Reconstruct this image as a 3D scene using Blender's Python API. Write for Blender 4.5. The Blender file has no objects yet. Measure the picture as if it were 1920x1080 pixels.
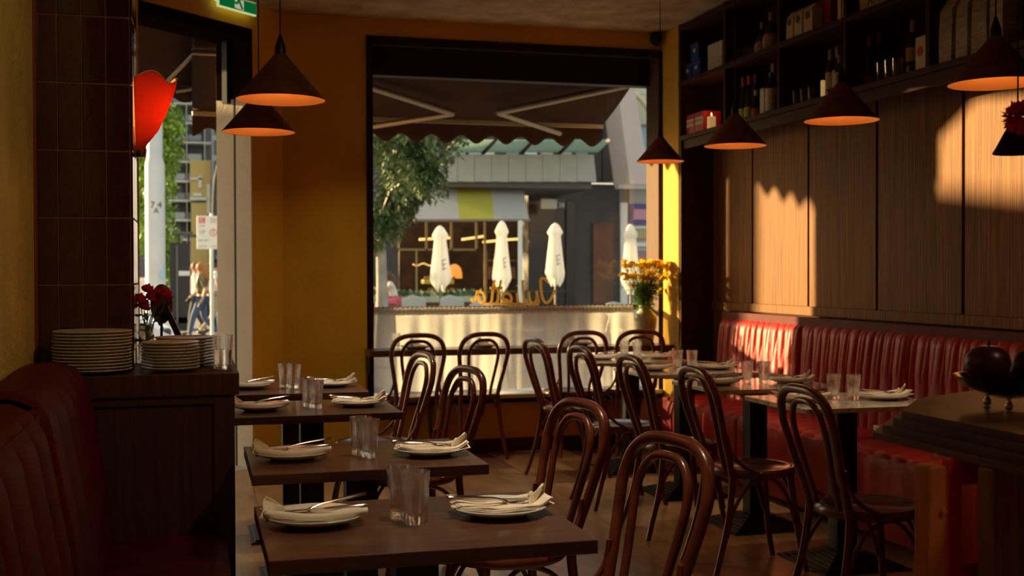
import bpy, bmesh, math, random
from mathutils import Vector, Matrix, Euler
PI = math.pi
S = bpy.context.scene
COL = S.collection
random.seed(7)

# ------------------------------------------------------------------ camera, sky, sun, exposure
FPX, YAW, PIT, ROL, HC = 2195.07, math.radians(15.233), math.radians(.7456), math.radians(.1555), 1.34
_F = Vector((math.sin(YAW)*math.cos(PIT), math.cos(YAW)*math.cos(PIT), -math.sin(PIT)))
_r = Vector((math.cos(YAW), -math.sin(YAW), 0)); _d = _F.cross(_r)
_R = math.cos(ROL)*_r + math.sin(ROL)*_d
_D = -math.sin(ROL)*_r + math.cos(ROL)*_d
cam_d = bpy.data.cameras.new('camera'); cam = bpy.data.objects.new('camera', cam_d); COL.objects.link(cam)
M3 = Matrix((_R, -_D, -_F)).transposed()
cam.matrix_world = Matrix.Translation((0, 0, HC)) @ M3.to_4x4()
cam_d.sensor_width = 36; cam_d.lens = 36*FPX/1920; cam_d.clip_start = .05; cam_d.clip_end = 600
cam_d.dof.use_dof = True; cam_d.dof.focus_distance = 3.7; cam_d.dof.aperture_fstop = 4.8
S.camera = cam

w = bpy.data.worlds.new('sky'); S.world = w; w.use_nodes = True
nt = w.node_tree; bg = nt.nodes['Background']
sky = nt.nodes.new('ShaderNodeTexSky'); sky.sky_type = 'NISHITA'; sky.sun_disc = False
sky.sun_elevation = math.radians(10); sky.sun_rotation = math.radians(-49.6); sky.air_density = 1.4; sky.dust_density = 2.5
mixs = nt.nodes.new('ShaderNodeMix'); mixs.data_type = 'RGBA'; mixs.inputs[0].default_value = .5
mixs.inputs[7].default_value = (1.0, .94, .84, 1)
gain = nt.nodes.new('ShaderNodeVectorMath'); gain.operation = 'SCALE'; gain.inputs[3].default_value = .30
nt.links.new(sky.outputs[0], gain.inputs[0]); nt.links.new(gain.outputs[0], mixs.inputs[6])
nt.links.new(mixs.outputs[2], bg.inputs[0]); bg.inputs[1].default_value = 1.15

SUNDIR = Vector((.76, -.646, -.150)).normalized()
sd = bpy.data.lights.new('sun', 'SUN'); so = bpy.data.objects.new('sun', sd); COL.objects.link(so)
so.rotation_euler = SUNDIR.to_track_quat('-Z', 'Y').to_euler(); sd.energy = 19.0; sd.angle = math.radians(.9); sd.color = (1, .72, .33)
so.location = (-6, 14, 6)

# the room goes on behind the camera; these unseen lamps are added there as fill
for lx, ly, lz, le, sz in ((.9, -.6, 3.05, 12, .5), (2.4, .8, 3.05, 6, .4)):
    ld = bpy.data.lights.new('rear_fill', 'AREA'); lo = bpy.data.objects.new('rear_fill', ld); COL.objects.link(lo)
    lo.location = (lx, ly, lz); ld.energy = le; ld.size = sz; ld.color = (1, .70, .42); ld.spread = math.radians(95)
for lx, ly, le, spr in ((.85, 2.66, 2.2, 42), (.98, 3.70, 2.2, 38), (.85, 5.3, 1.8, 38), (.75, 6.1, 1.8, 42), (1.15, 7.35, 5.0, 90), (2.62, 7.3, 1.2, 38), (3.0, 6.1, 1.0, 36), (3.0, 4.6, 1.0, 36)):  # unseen overhead fill, added to brighten the tables and lower back wall
    ld = bpy.data.lights.new('overhead_fill', 'AREA'); lo = bpy.data.objects.new('overhead_fill', ld); COL.objects.link(lo); ld.shape = 'DISK'
    lo.location = (lx, ly, 3.16); ld.energy = le; ld.size = .09; ld.color = (1, .80, .54); ld.spread = math.radians(spr)
sp_d = bpy.data.lights.new('wall_fill_spot', 'SPOT'); sp_o = bpy.data.objects.new('wall_fill_spot', sp_d); COL.objects.link(sp_o)  # added spot, no fitting seen; brightens the left wall
sp_o.location = (1.5, 1.2, 3.1); sp_o.rotation_euler = (Vector((-.55, 3.0, 1.7))-sp_o.location).to_track_quat('-Z', 'Y').to_euler()
sp_d.energy = 62; sp_d.spot_size = math.radians(58); sp_d.spot_blend = .6; sp_d.color = (1, .72, .36); sp_d.shadow_soft_size = .05
S.view_settings.view_transform = 'Standard'; S.view_settings.look = 'None'
S.view_settings.gamma = 1; S.view_settings.use_curve_mapping = False
S.view_settings.exposure = 0.0

def W(x, y, Y=None, X=None, Z=None):          # a point of the place at a known depth, side or height
    v = _F + _R*((x-960)/FPX) + _D*((y-540)/FPX)
    t = X/v.x if X is not None else Y/v.y if Y is not None else (Z-HC)/v.z
    return Vector((0, 0, HC)) + v*t

# ------------------------------------------------------------------ materials
def mat(name, col, rough=.5, metal=0, var=0, scale=(8, 8, 8), bump=0, bscale=None, coat=0, emit=None, est=0, trans=0, ior=1.45, spec=None, sub=0, kind='noise', col2=None):
    m = bpy.data.materials.new(name); m.use_nodes = True; t = m.node_tree; b = t.nodes['Principled BSDF']
    b.inputs['Base Color'].default_value = (*col, 1); b.inputs['Roughness'].default_value = rough; b.inputs['Metallic'].default_value = metal
    if coat: b.inputs['Coat Weight'].default_value = coat; b.inputs['Coat Roughness'].default_value = .12
    if trans: b.inputs['Transmission Weight'].default_value = trans; b.inputs['IOR'].default_value = ior
    if spec is not None: b.inputs['Specular IOR Level'].default_value = spec
    if emit: b.inputs['Emission Color'].default_value = (*emit, 1); b.inputs['Emission Strength'].default_value = est
    if var or bump:
        tc = t.nodes.new('ShaderNodeTexCoord'); mp = t.nodes.new('ShaderNodeMapping'); mp.inputs['Scale'].default_value = scale
        n = t.nodes.new('ShaderNodeTexNoise'); n.inputs['Scale'].default_value = 1; n.inputs['Detail'].default_value = 6
        t.links.new(tc.outputs['Object'], mp.inputs[0]); t.links.new(mp.outputs[0], n.inputs[0])
        if var:
            mx = t.nodes.new('ShaderNodeMix'); mx.data_type = 'RGBA'
            c2 = col2 or tuple(min(1, c*(1+var)) for c in col); c1 = col if col2 else tuple(c*(1-var) for c in col)
            mx.inputs[6].default_value = (*c1, 1); mx.inputs[7].default_value = (*c2, 1)
            rp = t.nodes.new('ShaderNodeMapRange'); rp.inputs[1].default_value = .32; rp.inputs[2].default_value = .68
            t.links.new(n.outputs[0], rp.inputs[0]); t.links.new(rp.outputs[0], mx.inputs[0]); t.links.new(mx.outputs[2], b.inputs['Base Color'])
        if bump:
            n2 = n
            if bscale:
                mp2 = t.nodes.new('ShaderNodeMapping'); mp2.inputs['Scale'].default_value = bscale
                n2 = t.nodes.new('ShaderNodeTexNoise'); n2.inputs['Scale'].default_value = 1; n2.inputs['Detail'].default_value = 5
                t.links.new(tc.outputs['Object'], mp2.inputs[0]); t.links.new(mp2.outputs[0], n2.inputs[0])
            bp = t.nodes.new('ShaderNodeBump'); bp.inputs['Strength'].default_value = bump; bp.inputs['Distance'].default_value = .01
            t.links.new(n2.outputs[0], bp.inputs['Height']); t.links.new(bp.outputs[0], b.inputs['Normal'])
    return m

def glassmat(name, tint=(1, 1, 1), refl=.06):   # thin sheet of glass
    m = bpy.data.materials.new(name); m.use_nodes = True; t = m.node_tree; t.nodes.remove(t.nodes['Principled BSDF'])
    o = t.nodes['Material Output']; a = t.nodes.new('ShaderNodeBsdfTransparent'); a.inputs[0].default_value = (*tint, 1)
    g = t.nodes.new('ShaderNodeBsdfGlossy'); g.inputs['Roughness'].default_value = .01
    f = t.nodes.new('ShaderNodeFresnel'); f.inputs[0].default_value = 1.45
    mx = t.nodes.new('ShaderNodeMixShader'); t.links.new(f.outputs[0], mx.inputs[0]); t.links.new(a.outputs[0], mx.inputs[1]); t.links.new(g.outputs[0], mx.inputs[2])
    t.links.new(mx.outputs[0], o.inputs[0]); return m

def clothmat(name, col, transl=.5, hole=.0, scale=(60, 60, 60)):
    m = bpy.data.materials.new(name); m.use_nodes = True; t = m.node_tree; t.nodes.remove(t.nodes['Principled BSDF'])
    o = t.nodes['Material Output']; d = t.nodes.new('ShaderNodeBsdfDiffuse'); d.inputs[0].default_value = (*col, 1)
    tr = t.nodes.new('ShaderNodeBsdfTranslucent'); tr.inputs[0].default_value = (*col, 1)
    mx = t.nodes.new('ShaderNodeMixShader'); mx.inputs[0].default_value = transl
    t.links.new(d.outputs[0], mx.inputs[1]); t.links.new(tr.outputs[0], mx.inputs[2]); out = mx
    if hole:
        tp = t.nodes.new('ShaderNodeBsdfTransparent'); m2 = t.nodes.new('ShaderNodeMixShader')
        tc = t.nodes.new('ShaderNodeTexCoord'); mp = t.nodes.new('ShaderNodeMapping'); mp.inputs['Scale'].default_value = scale
        n = t.nodes.new('ShaderNodeTexNoise'); n.inputs['Scale'].default_value = 1; n.inputs['Detail'].default_value = 4
        t.links.new(tc.outputs['Object'], mp.inputs[0]); t.links.new(mp.outputs[0], n.inputs[0])
        r = t.nodes.new('ShaderNodeMapRange'); r.inputs[1].default_value = .3; r.inputs[2].default_value = .7; r.inputs[3].default_value = hole*.4; r.inputs[4].default_value = hole*1.6
        t.links.new(n.outputs[0], r.inputs[0]); t.links.new(r.outputs[0], m2.inputs[0])
        t.links.new(mx.outputs[0], m2.inputs[1]); t.links.new(tp.outputs[0], m2.inputs[2]); out = m2
    t.links.new(out.outputs[0], o.inputs[0]); return m

YEL = mat('yellow_plaster', (.66, .36, .012), .80, var=.10, scale=(2, 2, 2), bump=.25, bscale=(60, 60, 60))
STU = mat('rough_yellow_stucco', (.62, .47, .11), .8, var=.14, scale=(4, 4, 4), bump=.9, bscale=(26, 26, 40))
CEIL = mat('mottled_ceiling_plaster', (.34, .24, .15), .85, var=.30, scale=(5, 5, 5), bump=.5, bscale=(18, 18, 18))
CREAM = mat('cream_render', (.72, .60, .40), .8, var=.06, scale=(3, 3, 3), bump=.3, bscale=(50, 50, 50))
BROWNJ = mat('brown_window_reveal', (.085, .036, .012), .8, var=.12, scale=(30, 30, 2))
BLK = mat('black_painted_metal', (.010, .007, .006), .45, spec=.3)
DKM = mat('dark_brown_metal', (.018, .006, .004), .5, spec=.25)
FLOOR = mat('worn_brown_floor_board', (.25, .125, .045), .30, var=.30, scale=(9, 3, 9), bump=.12, bscale=(40, 14, 40), col2=(.42, .25, .10))
PANEL = mat('teak_veneer', (.085, .029, .006), .58, var=.35, scale=(150, 150, 2.2), bump=.15, bscale=(220, 220, 5), col2=(.24, .098, .021), spec=.14)
DARKW = mat('dark_shelf_wood', (.055, .016, .007), .6, var=.3, scale=(40, 4, 40), spec=.15)
TABLEW = mat('dark_stained_table_wood', (.105, .042, .022), .33, var=.32, scale=(6, 80, 60), bump=.10, coat=.25)
CHAIRW = mat('mahogany_bentwood', (.135, .028, .012), .30, var=.28, scale=(12, 12, 12), coat=.35)
SEATW = mat('dark_plywood_seat', (.085, .032, .02), .26, var=.25, scale=(30, 30, 30), coat=.45)
SIDEW = mat('sideboard_wood', (.070, .024, .012), .5, var=.3, scale=(60, 60, 3), spec=.3)
COUNTW = mat('dark_moulded_counter_wood', (.10, .040, .018), .35, var=.4, scale=(30, 3, 30), coat=.3)
ORW = mat('orange_varnished_wood', (.66, .22, .05), .4, var=.2, scale=(40, 40, 3))
REDP = mat('red_paint', (.62, .020, .014), .45)
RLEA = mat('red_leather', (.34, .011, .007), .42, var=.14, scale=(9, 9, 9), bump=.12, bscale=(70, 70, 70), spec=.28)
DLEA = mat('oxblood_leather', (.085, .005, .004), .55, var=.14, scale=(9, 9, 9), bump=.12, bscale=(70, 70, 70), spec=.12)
BRASS = mat('aged_brass', (.27, .125, .042), .42, .9, var=.22, scale=(18, 18, 40))
BRASSI = mat('pale_brass_lining', (.90, .45, .18), .5, .35)
TILE = mat('oxblood_glazed_tile', (.050, .010, .009), .10, var=.5, scale=(14, 14, 5), bump=.10, coat=.6)
GROUT = mat('brown_grout', (.20, .080, .045), .8)
PORC = mat('white_porcelain', (.78, .74, .68), .22)
STONEW = mat('speckled_stoneware', (.60, .55, .47), .3, var=.1, scale=(60, 60, 60))
LINEN = mat('cream_linen', (.86, .77, .62), .85, bump=.2, scale=(120, 120, 120))
STEEL = mat('polished_steel', (.62, .56, .50), .14, 1)
GLASS = mat('clear_glass', (1, 1, 1), 0, trans=1, ior=1.45)
_t = GLASS.node_tree; _m = _t.nodes.new('ShaderNodeMixShader'); _m.inputs[0].default_value = .45; _p = _t.nodes.new('ShaderNodeBsdfTransparent')
_t.links.new(_t.nodes['Principled BSDF'].outputs[0], _m.inputs[1]); _t.links.new(_p.outputs[0], _m.inputs[2]); _t.links.new(_m.outputs[0], _t.nodes['Material Output'].inputs[0])
WATER = mat('water', (1, 1, 1), 0, trans=1, ior=1.33)
PANE = glassmat('window_pane')
GOLD = clothmat('gold_lettering', (.85, .64, .24), .5)
CURT = clothmat('sheer_white_linen', (.70, .67, .62), .34, .20, (260, 260, 90))
AWN = mat('dark_brown_awning_cloth', (.026, .013, .009), .9, spec=.1)
ALU = mat('grey_aluminium', (.22, .19, .16), .4, .6)
WHITE = mat('white_paint', (.82, .80, .76), .6)
SILL = mat('white_window_sill', (.85, .85, .80), .5)
LEAF = clothmat('green_leaf', (.16, .28, .035), .4)
STEMG = mat('green_stem', (.12, .22, .03), .6)
def plain(name, c, r=.6, **k): return mat(name, c, r, **k)

def marble():
    m = mat('veined_marble', (.62, .56, .44), .14, coat=.4); t = m.node_tree; b = t.nodes['Principled BSDF']
    tc = t.nodes.new('ShaderNodeTexCoord'); n = t.nodes.new('ShaderNodeTexNoise'); n.inputs['Scale'].default_value = 5; n.inputs['Detail'].default_value = 8; n.inputs['Distortion'].default_value = 1.6
    r = t.nodes.new('ShaderNodeValToRGB'); e = r.color_ramp.elements
    e[0].position = .40; e[0].color = (.60, .54, .43, 1); e[1].position = .60; e[1].color = (.66, .60, .48, 1)
    q = e.new(.50); q.color = (.30, .24, .17, 1); q = e.new(.46); q.color = (.62, .56, .45, 1); q = e.new(.54); q.color = (.60, .53, .42, 1)
    t.links.new(tc.outputs['Object'], n.inputs[0]); t.links.new(n.outputs[0], r.inputs[0]); t.links.new(r.outputs[0], b.inputs['Base Color'])
    return m
MARB = marble()

# ------------------------------------------------------------------ mesh helpers
def bmn(): return bmesh.new()
def box(bm, x0, x1, y0, y1, z0, z1, bev=0, mx=None):
    g = bmesh.ops.create_cube(bm, size=1); vs = g['verts']
    bmesh.ops.scale(bm, vec=(abs(x1-x0), abs(y1-y0), abs(z1-z0)), verts=vs)
    bmesh.ops.translate(bm, vec=((x0+x1)/2, (y0+y1)/2, (z0+z1)/2), verts=vs)
    if bev:
        es = list({e for v in vs for e in v.link_edges}); r = bmesh.ops.bevel(bm, geom=es, offset=bev, segments=2, affect='EDGES', profile=.5)
        vs = list({v for f in r['faces'] for v in f.verts} | {v for v in vs if v.is_valid})
    if mx is not None: bmesh.ops.transform(bm, matrix=mx, verts=vs)
    return bm
def tube(bm, pts, rad, n=8, closed=False, cap=True, flat=1):
    pts = [Vector(p) for p in pts]; k = len(pts)
    if not hasattr(rad, '__len__'): rad = [rad]*k
    rings = []; up = None
    for i, p in enumerate(pts):
        a = pts[(i-1) % k] if (closed or i > 0) else p; b = pts[(i+1) % k] if (closed or i < k-1) else p
        t = (b-a).normalized()
        if up is None:
            up = t.orthogonal().normalized()
            if abs(t.z) < .9: up = (Vector((0, 0, 1)) - t*t.z).normalized()
        else: up = (up - t*up.dot(t)).normalized()
        s = t.cross(up)
        rings.append([bm.verts.new(p + (up*math.cos(2*PI*j/n)*flat + s*math.sin(2*PI*j/n))*rad[i]) for j in range(n)])
    for i in range(k if closed else k-1):
        A, B = rings[i], rings[(i+1) % k]
        for j in range(n): bm.faces.new((A[j], A[(j+1) % n], B[(j+1) % n], B[j]))
    if cap and not closed: bm.faces.new(rings[0]); bm.faces.new(rings[-1][::-1])
    return bm
def spl(pts, k=6, closed=False):                # Catmull-Rom through points
    P = [Vector(p) for p in pts]; out = []; n = len(P)
    for i in range(n if closed else n-1):
        g = lambda j: P[j % n] if closed else P[max(0, min(n-1, j))]
        a, b, c, d = g(i-1), g(i), g(i+1), g(i+2)
        for q in range(k):
            t = q/k; out.append(.5*((2*b) + (c-a)*t + (2*a-5*b+4*c-d)*t*t + (3*b-a-3*c+d)*t**3))
    if not closed: out.append(P[-1])
    return out
def lathe(bm, prof, n=24, c=(0, 0, 0), fn=None):
    rings = []
    for (r, z) in prof:
        if r < 1e-5: rings.append([bm.verts.new((c[0], c[1], c[2]+z))]); continue
        R = []
        for j in range(n):
            a = 2*PI*j/n; rr = r*(fn(a, z) if fn else 1); R.append(bm.verts.new((c[0]+rr*math.cos(a), c[1]+rr*math.sin(a), c[2]+z)))
        rings.append(R)
    for A, B in zip(rings, rings[1:]):
        for j in range(n):
            if len(A) == 1 and len(B) == 1: continue
            if len(A) == 1: bm.faces.new((A[0], B[j], B[(j+1) % n]))
            elif len(B) == 1: bm.faces.new((A[j], A[(j+1) % n], B[0]))
            else: bm.faces.new((A[j], A[(j+1) % n], B[(j+1) % n], B[j]))
    return bm
def prism(bm, poly, z0, z1):
    a = [bm.verts.new((x, y, z0)) for x, y in poly]; b = [bm.verts.new((x, y, z1)) for x, y in poly]; n = len(poly)
    for i in range(n): bm.faces.new((a[i], a[(i+1) % n], b[(i+1) % n], b[i]))
    bm.faces.new(a[::-1]); bm.faces.new(b); return bm
def slab(bm, pts, th):                          # planar polygon in space given a thickness vector
    a = [bm.verts.new(p) for p in pts]; b = [bm.verts.new(Vector(p)+Vector(th)) for p in pts]; n = len(pts)
    for i in range(n): bm.faces.new((a[i], a[(i+1) % n], b[(i+1) % n], b[i]))
    bm.faces.new(a[::-1]); bm.faces.new(b); return bm
def sheet(bm, nu, nv, fn):
    g = [[bm.verts.new(fn(i/nu, j/nv)) for j in range(nv+1)] for i in range(nu+1)]
    for i in range(nu):
        for j in range(nv): bm.faces.new((g[i][j], g[i+1][j], g[i+1][j+1], g[i][j+1]))
    return bm
def obj(name, bm, m, parent=None, smooth=False, loc=None, solid=0, label=None):
    bmesh.ops.recalc_face_normals(bm, faces=bm.faces)
    me = bpy.data.meshes.new(name); bm.to_mesh(me); bm.free(); me.materials.append(m)
    if smooth:
        for p in me.polygons: p.use_smooth = True
        me.set_sharp_from_angle(angle=math.radians(48))
    o = bpy.data.objects.new(name, me); COL.objects.link(o)
    if parent: o.parent = parent
    if loc: o.location = loc
    if solid:
        s = o.modifiers.new('t', 'SOLIDIFY'); s.thickness = solid; s.offset = 0
    if label: o['label'] = label
    return o
def ref(name, src, parent=None, loc=(0, 0, 0), rot=(0, 0, 0), scale=(1, 1, 1), label=None):
    o = bpy.data.objects.new(name, src.data); COL.objects.link(o); o.parent = parent; o.location = loc; o.rotation_euler = rot; o.scale = scale
    if label: o['label'] = label
    return o
def tag(o, label, cat, group=None):
    o['label'] = label; o['category'] = cat
    if group: o['group'] = group
    return o
def thing(name, label, cat, loc=(0, 0, 0), rz=0, group=None):
    o = bpy.data.objects.new(name, None); COL.objects.link(o); o.location = loc; o.rotation_euler = (0, 0, rz); o.empty_display_size = .05
    return tag(o, label, cat, group)
def struct(name, bm, m, **k):
    o = obj(name, bm, m, **k); o['kind'] = 'structure'; return o
KIDS = {}
def dup(root, loc, rz=0, label=None, group=None, ry=0):
    r = root.copy(); COL.objects.link(r); r.location = loc; r.rotation_euler = (0, ry, rz)
    if label: r['label'] = label
    if group: r['group'] = group
    if root.name not in KIDS: KIDS[root.name] = [(c, list(c.children)) for c in root.children]
    for ch, gs in KIDS[root.name]:
        c = ch.copy(); COL.objects.link(c); c.parent = r
        for g in gs:
            d = g.copy(); COL.objects.link(d); d.parent = c
    return r
def place(proto, used, loc, rz=0, label=None, group=None):
    if proto.name not in used:
        used.add(proto.name); KIDS[proto.name] = [(c, list(c.children)) for c in proto.children]
        proto.location = loc; proto.rotation_euler = (0, 0, rz)
        if label: proto['label'] = label
        if group: proto['group'] = group
        return proto
    return dup(proto, loc, rz, label, group)
USED = set()
def textobj(name, s, size, m, mw, parent=None, ext=.001, align='CENTER', sx=1, label=None):
    cu = bpy.data.curves.new(name, 'FONT'); cu.body = s; cu.size = size; cu.extrude = ext; cu.align_x = align; cu.align_y = 'CENTER'; cu.resolution_u = 3
    t = bpy.data.objects.new(name, cu); COL.objects.link(t)
    me = bpy.data.meshes.new_from_object(t, depsgraph=bpy.context.evaluated_depsgraph_get()); bpy.data.objects.remove(t)
    me.materials.clear(); me.materials.append(m); o = bpy.data.objects.new(name, me); COL.objects.link(o)
    if parent: o.parent = parent
    o.matrix_local = mw @ Matrix.Diagonal((sx, 1, 1, 1))
    if label: o['label'] = label
    return o
def facing(loc, rz=0):      # text upright, read from -Y side (camera side), turned by rz about Z
    return Matrix.Translation(loc) @ Matrix.Rotation(rz, 4, 'Z') @ Matrix.Rotation(PI/2, 4, 'X')

# ================================================================== THE SETTING
ZC = 3.19; YW = 8.48; XR = 3.8; XS = 3.52
# floor boards
fl = struct('floor', box(bmn(), -2.6, 4.0, -2.2, 8.75, -.06, -.012), GROUT)
tb = obj('board', box(bmn(), -.2935, .2935, -.5935, .5935, -.012, 0, .0015), FLOOR, fl, loc=(-2.29+.59*0, -1.4, 0))
for i in range(11):
    for j in range(9):
        x = -2.30 + .59*i; y = -1.6 + 1.19*j + (.40 if i % 2 else 0)
        if (i, j) == (0, 0): tb.location = (x, y, 0); continue
        if y > 8.2: continue
        ref('board', tb, fl, (x, y, random.uniform(-.0006, 0)), (0, 0, PI if (i*7+j*3) % 2 else 0))
e = obj('board', box(bmn(), -.2935, .2935, -.2, .2, -.012, 0, .0015), FLOOR, fl, loc=(-9, 0, 0)); bpy.data.objects.remove(e)
struct('ceiling', box(bmn(), -2.6, 4.1, -2.2, 8.75, ZC, ZC+.1), CEIL)
# back wall with the shop window
wb = bmn(); x0, x1, z0, z1 = 1.235, 3.51, .43, 3.05
box(wb, .62, x0, YW, 8.78, 0, ZC); box(wb, x1, XR+.25, YW, 8.78, 0, ZC); box(wb, x0, x1, YW, 8.78, 0, z0-.03); box(wb, x0, x1, YW, 8.78, z1, ZC)
struct('wall_back', wb, YEL)
stub = bmn(); box(stub, XS, XR+.2, 8.16, YW+.01, 0, ZC); struct('wall_corner', stub, YEL)
struct('baseboard_back', box(bmn(), .62, XR-.29, YW-.012, YW, 0, .10, .003), DARKW)
# window
wn = bpy.data.objects.new('window_1', None); COL.objects.link(wn); wn['kind'] = 'structure'
fr = bmn(); box(fr, x0, x0+.03, YW-.01, 8.77, z0, z1); box(fr, x0, x1, YW-.01, YW+.05, z1-.05, z1+.012); box(fr, x0, x1, 8.66, 8.77, z1-.24, z1); box(fr, x0-.018, x0, YW-.012, YW, z0-.03, z1+.012)
obj('window_frame', fr, DKM, wn)
rv = bmn(); box(rv, x1-.02, x1, YW, 8.73, z0, z1); obj('window_reveal', rv, BROWNJ, wn, label='brown reveal on the right of the window')
tr = bmn(); box(tr, x1-.004, x1+.012, YW-.014, YW+.004, z0, z1); obj('window_trim', tr, DKM, wn)
sb = bmn(); box(sb, x0, x1, YW-.03, 8.76, z0-.03, z0, .004); obj('window_sill', sb, SILL, wn)
obj('window_apron', box(bmn(), x0, x1, YW-.035, YW-.002, z0-.06, z0-.031), DKM, wn)
pane = bmn(); g = pane.verts; q = [pane.verts.new(p) for p in ((x0+.02, 8.742, z0), (x1-.01, 8.742, z0), (x1-.01, 8.742, z1), (x0+.02, 8.742, z1))]; pane.faces.new(q)
obj('pane', pane, PANE, wn)
obj('window_rail', box(bmn(), x0+.02, x1, 8.735, 8.765, 1.06, 1.085), DKM, wn)
# mirrored gold shop name painted on the inside of the pane
lt = bmn(); YP = 8.734
def cr(x, y): p = W(860+x/8.727, 500+y/8.727, Y=YP); return p
strokes = [
 [(1460, 248), (1420, 208), (1365, 186), (1345, 215), (1343, 290), (1352, 400), (1372, 510), (1405, 575), (1450, 590), (1500, 545), (1545, 460), (1572, 380)],
 [(1275, 395), (1285, 470), (1300, 540), (1315, 600)], [(1283, 480), (1265, 560), (1225, 600), (1180, 575), (1155, 490), (1145, 405)],
 [(1045, 220), (1050, 350), (1058, 480), (1075, 570), (1110, 605), (1200, 618), (1310, 608)],
 [(955, 425), (962, 500), (975, 570), (1000, 605), (1070, 612)], [(950, 302), (956, 312)],
 [(725, 520), (780, 545), (850, 575), (865, 520), (840, 460), (785, 435), (735, 460), (715, 510), (740, 565), (800, 600), (900, 612), (1000, 610)],
 [(588, 215), (570, 330), (552, 450), (540, 560), (510, 605)], [(692, 220), (668, 340), (650, 450), (640, 560), (600, 610)],
 [(508, 352), (600, 350), (725, 348)],
 [(312, 385), (292, 460), (270, 540), (240, 585)], [(310, 415), (370, 415), (410, 460), (425, 530), (400, 590), (350, 580), (322, 520), (305, 440)],
 [(240, 585), (205, 520)], [(400, 592), (450, 612), (540, 608), (640, 612), (760, 618), (900, 622), (1100, 622)]]
for st in strokes:
    tube(lt, spl([cr(*p) for p in st], 4), .0105, 6, flat=1)
for v in lt.verts: v.co.y = YP + (v.co.y-YP)*.12
obj('lettering', lt, GOLD, wn, True, label='mirrored gold script lettering on the glass')
# curtain on its rod
ct = thing('cafe_curtain', 'sheer white cafe curtain gathered on a rod across the lower window', 'curtain', (0, 0, 0))
CY = 8.62
random.seed(3); fold = []; x = 0
while x < 2.4: fold.append((x, random.uniform(.35, 1))); x += random.uniform(.05, .12)
def cf(u, v):
    x = 1.245 + u*(3.33-1.245); z = 1.075 - v*(1.075-.455)
    am = .45+.55*min(1, max(0, (x-1.5)/.9)); a = am*(0.050*v**.45*(math.sin(x*29+2.2*math.sin(x*4.3))*.75 + math.sin(x*61+1.3+2*math.sin(x*3.1))*.25*(1-.4*v)))
    dx = .02*v*math.sin(x*23)
    return (x+dx, CY + a, z + (.004*math.sin(x*160) if v == 0 else 0))
obj('cloth', sheet(bmn(), 420, 10, cf), CURT, ct, True)
def cf2(u, v):
    x = 1.245 + u*(3.33-1.245); return (x, CY + .016*math.cos(v*PI) + .004*math.sin(x*210), 1.058 + .026*math.sin(v*PI*1)*1 - .03*(v > .99) + .003*math.sin(x*170))
obj('gathered_header', sheet(bmn(), 420, 5, cf2), CURT, ct, True)
obj('rod', tube(bmn(), [(1.24, CY, 1.055), (3.49, CY, 1.055)], .008, 10), BRASS, ct, True)
# window bar
wbr = thing('window_bar', 'long dark wooden bar running below the window', 'counter', (0, 0, 0))
obj('bar_top', box(bmn(), 1.20, 3.515, 8.23, 8.53, .745, .79, .003), TABLEW, wbr)
for x in (1.225, 3.49): obj('bracket', box(bmn(), x-.015, x+.015, 8.30, 8.478, .62, .745), DKM, wbr)

# diagonal wall with the doorway; local u runs along it, n points outdoors
U = Vector((.7071, .7071, 0)); N = Vector((-.7071, .7071, 0)); O0 = Vector((.62, 8.48, 0))
def D(u, n, z): return O0 + U*u + N*n + Vector((0, 0, z))
def dbox(bm, u0, u1, n0, n1, z0, z1, bev=0):
    mx = Matrix.Translation(O0) @ Matrix.Rotation(PI/4, 4, 'Z'); return box(bm, u0, u1, n0, n1, z0, z1, bev, mx)
uR = -.313; uL = -1.325; zl = 3.02
wd = bmn(); dbox(wd, uR, .02, 0, .30, 0, ZC); dbox(wd, -2.9, uL, 0, .30, 0, ZC); dbox(wd, uL, uR, 0, .30, zl, ZC)
struct('wall_door', wd, YEL)
dr = bpy.data.objects.new('door_1', None); COL.objects.link(dr); dr['kind'] = 'structure'
rv = bmn(); dbox(rv, uR-.012, uR, .002, .14, 0, zl); dbox(rv, uR-.012, uR, .16, .32, 0, zl); obj('door_reveal', rv, CREAM, dr, label='cream painted reveal on the right of the doorway')
rv = bmn(); dbox(rv, uR-.010, uR, .14, .16, 0, zl); dbox(rv, uR-.045, uR-.012, .19, .235, 2.52, zl-.05); obj('door_track', rv, BLK, dr)
FLATD = mat('flat_dark_brown', (.012, .005, .004), .9, spec=0); tp = bmn(); dbox(tp, uR-.022, uR-.0, -.004, .31, 2.55, zl); dbox(tp, uL, uR, .0, .31, zl-.07, zl+.002); obj('transom_cladding', tp, FLATD, dr, label='near black cladding on the doorway head')
obj('door_stop', (lambda b: dbox(b, uL, uL+.03, .10, .16, 0, zl))(bmn()), YEL, dr)
sg = thing('exit_sign', 'green emergency exit sign hanging over the doorway', 'sign', (0, 0, 0))
def W45(x, y):   # on the diagonal wall face
    v = W(x, y, Y=8.0) - Vector((0, 0, HC)); k = (O0.y-O0.x)/(v.y-v.x); return Vector((0, 0, HC)) + v*k
pL = W45(396, 13); pR = W45(468, 33); ua = (pL-O0).dot(U); ub = (pR-O0).dot(U); zb = (pL.z+pR.z)/2; zt = 3.185
mS = Matrix.Translation(O0) @ Matrix.Rotation(PI/4, 4, 'Z')
b = bmn(); dbox(b, ua, ub, -.06, -.045, zb, zt, .002); dbox(b, ua+.03, ub-.03, -.045, 0, zb+.05, zt); obj('sign_case', b, plain('sign_edge', (.9, .95, .7), .4, emit=(.8, 1, .5), est=.55), sg)
b = bmn(); dbox(b, ua+.012, ub-.004, -.064, -.0605, zb+.010, zt-.004); obj('sign_face', b, plain('exit_green', (.0, .22, .06), .4, emit=(0, .30, .07), est=.30), sg)
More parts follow.
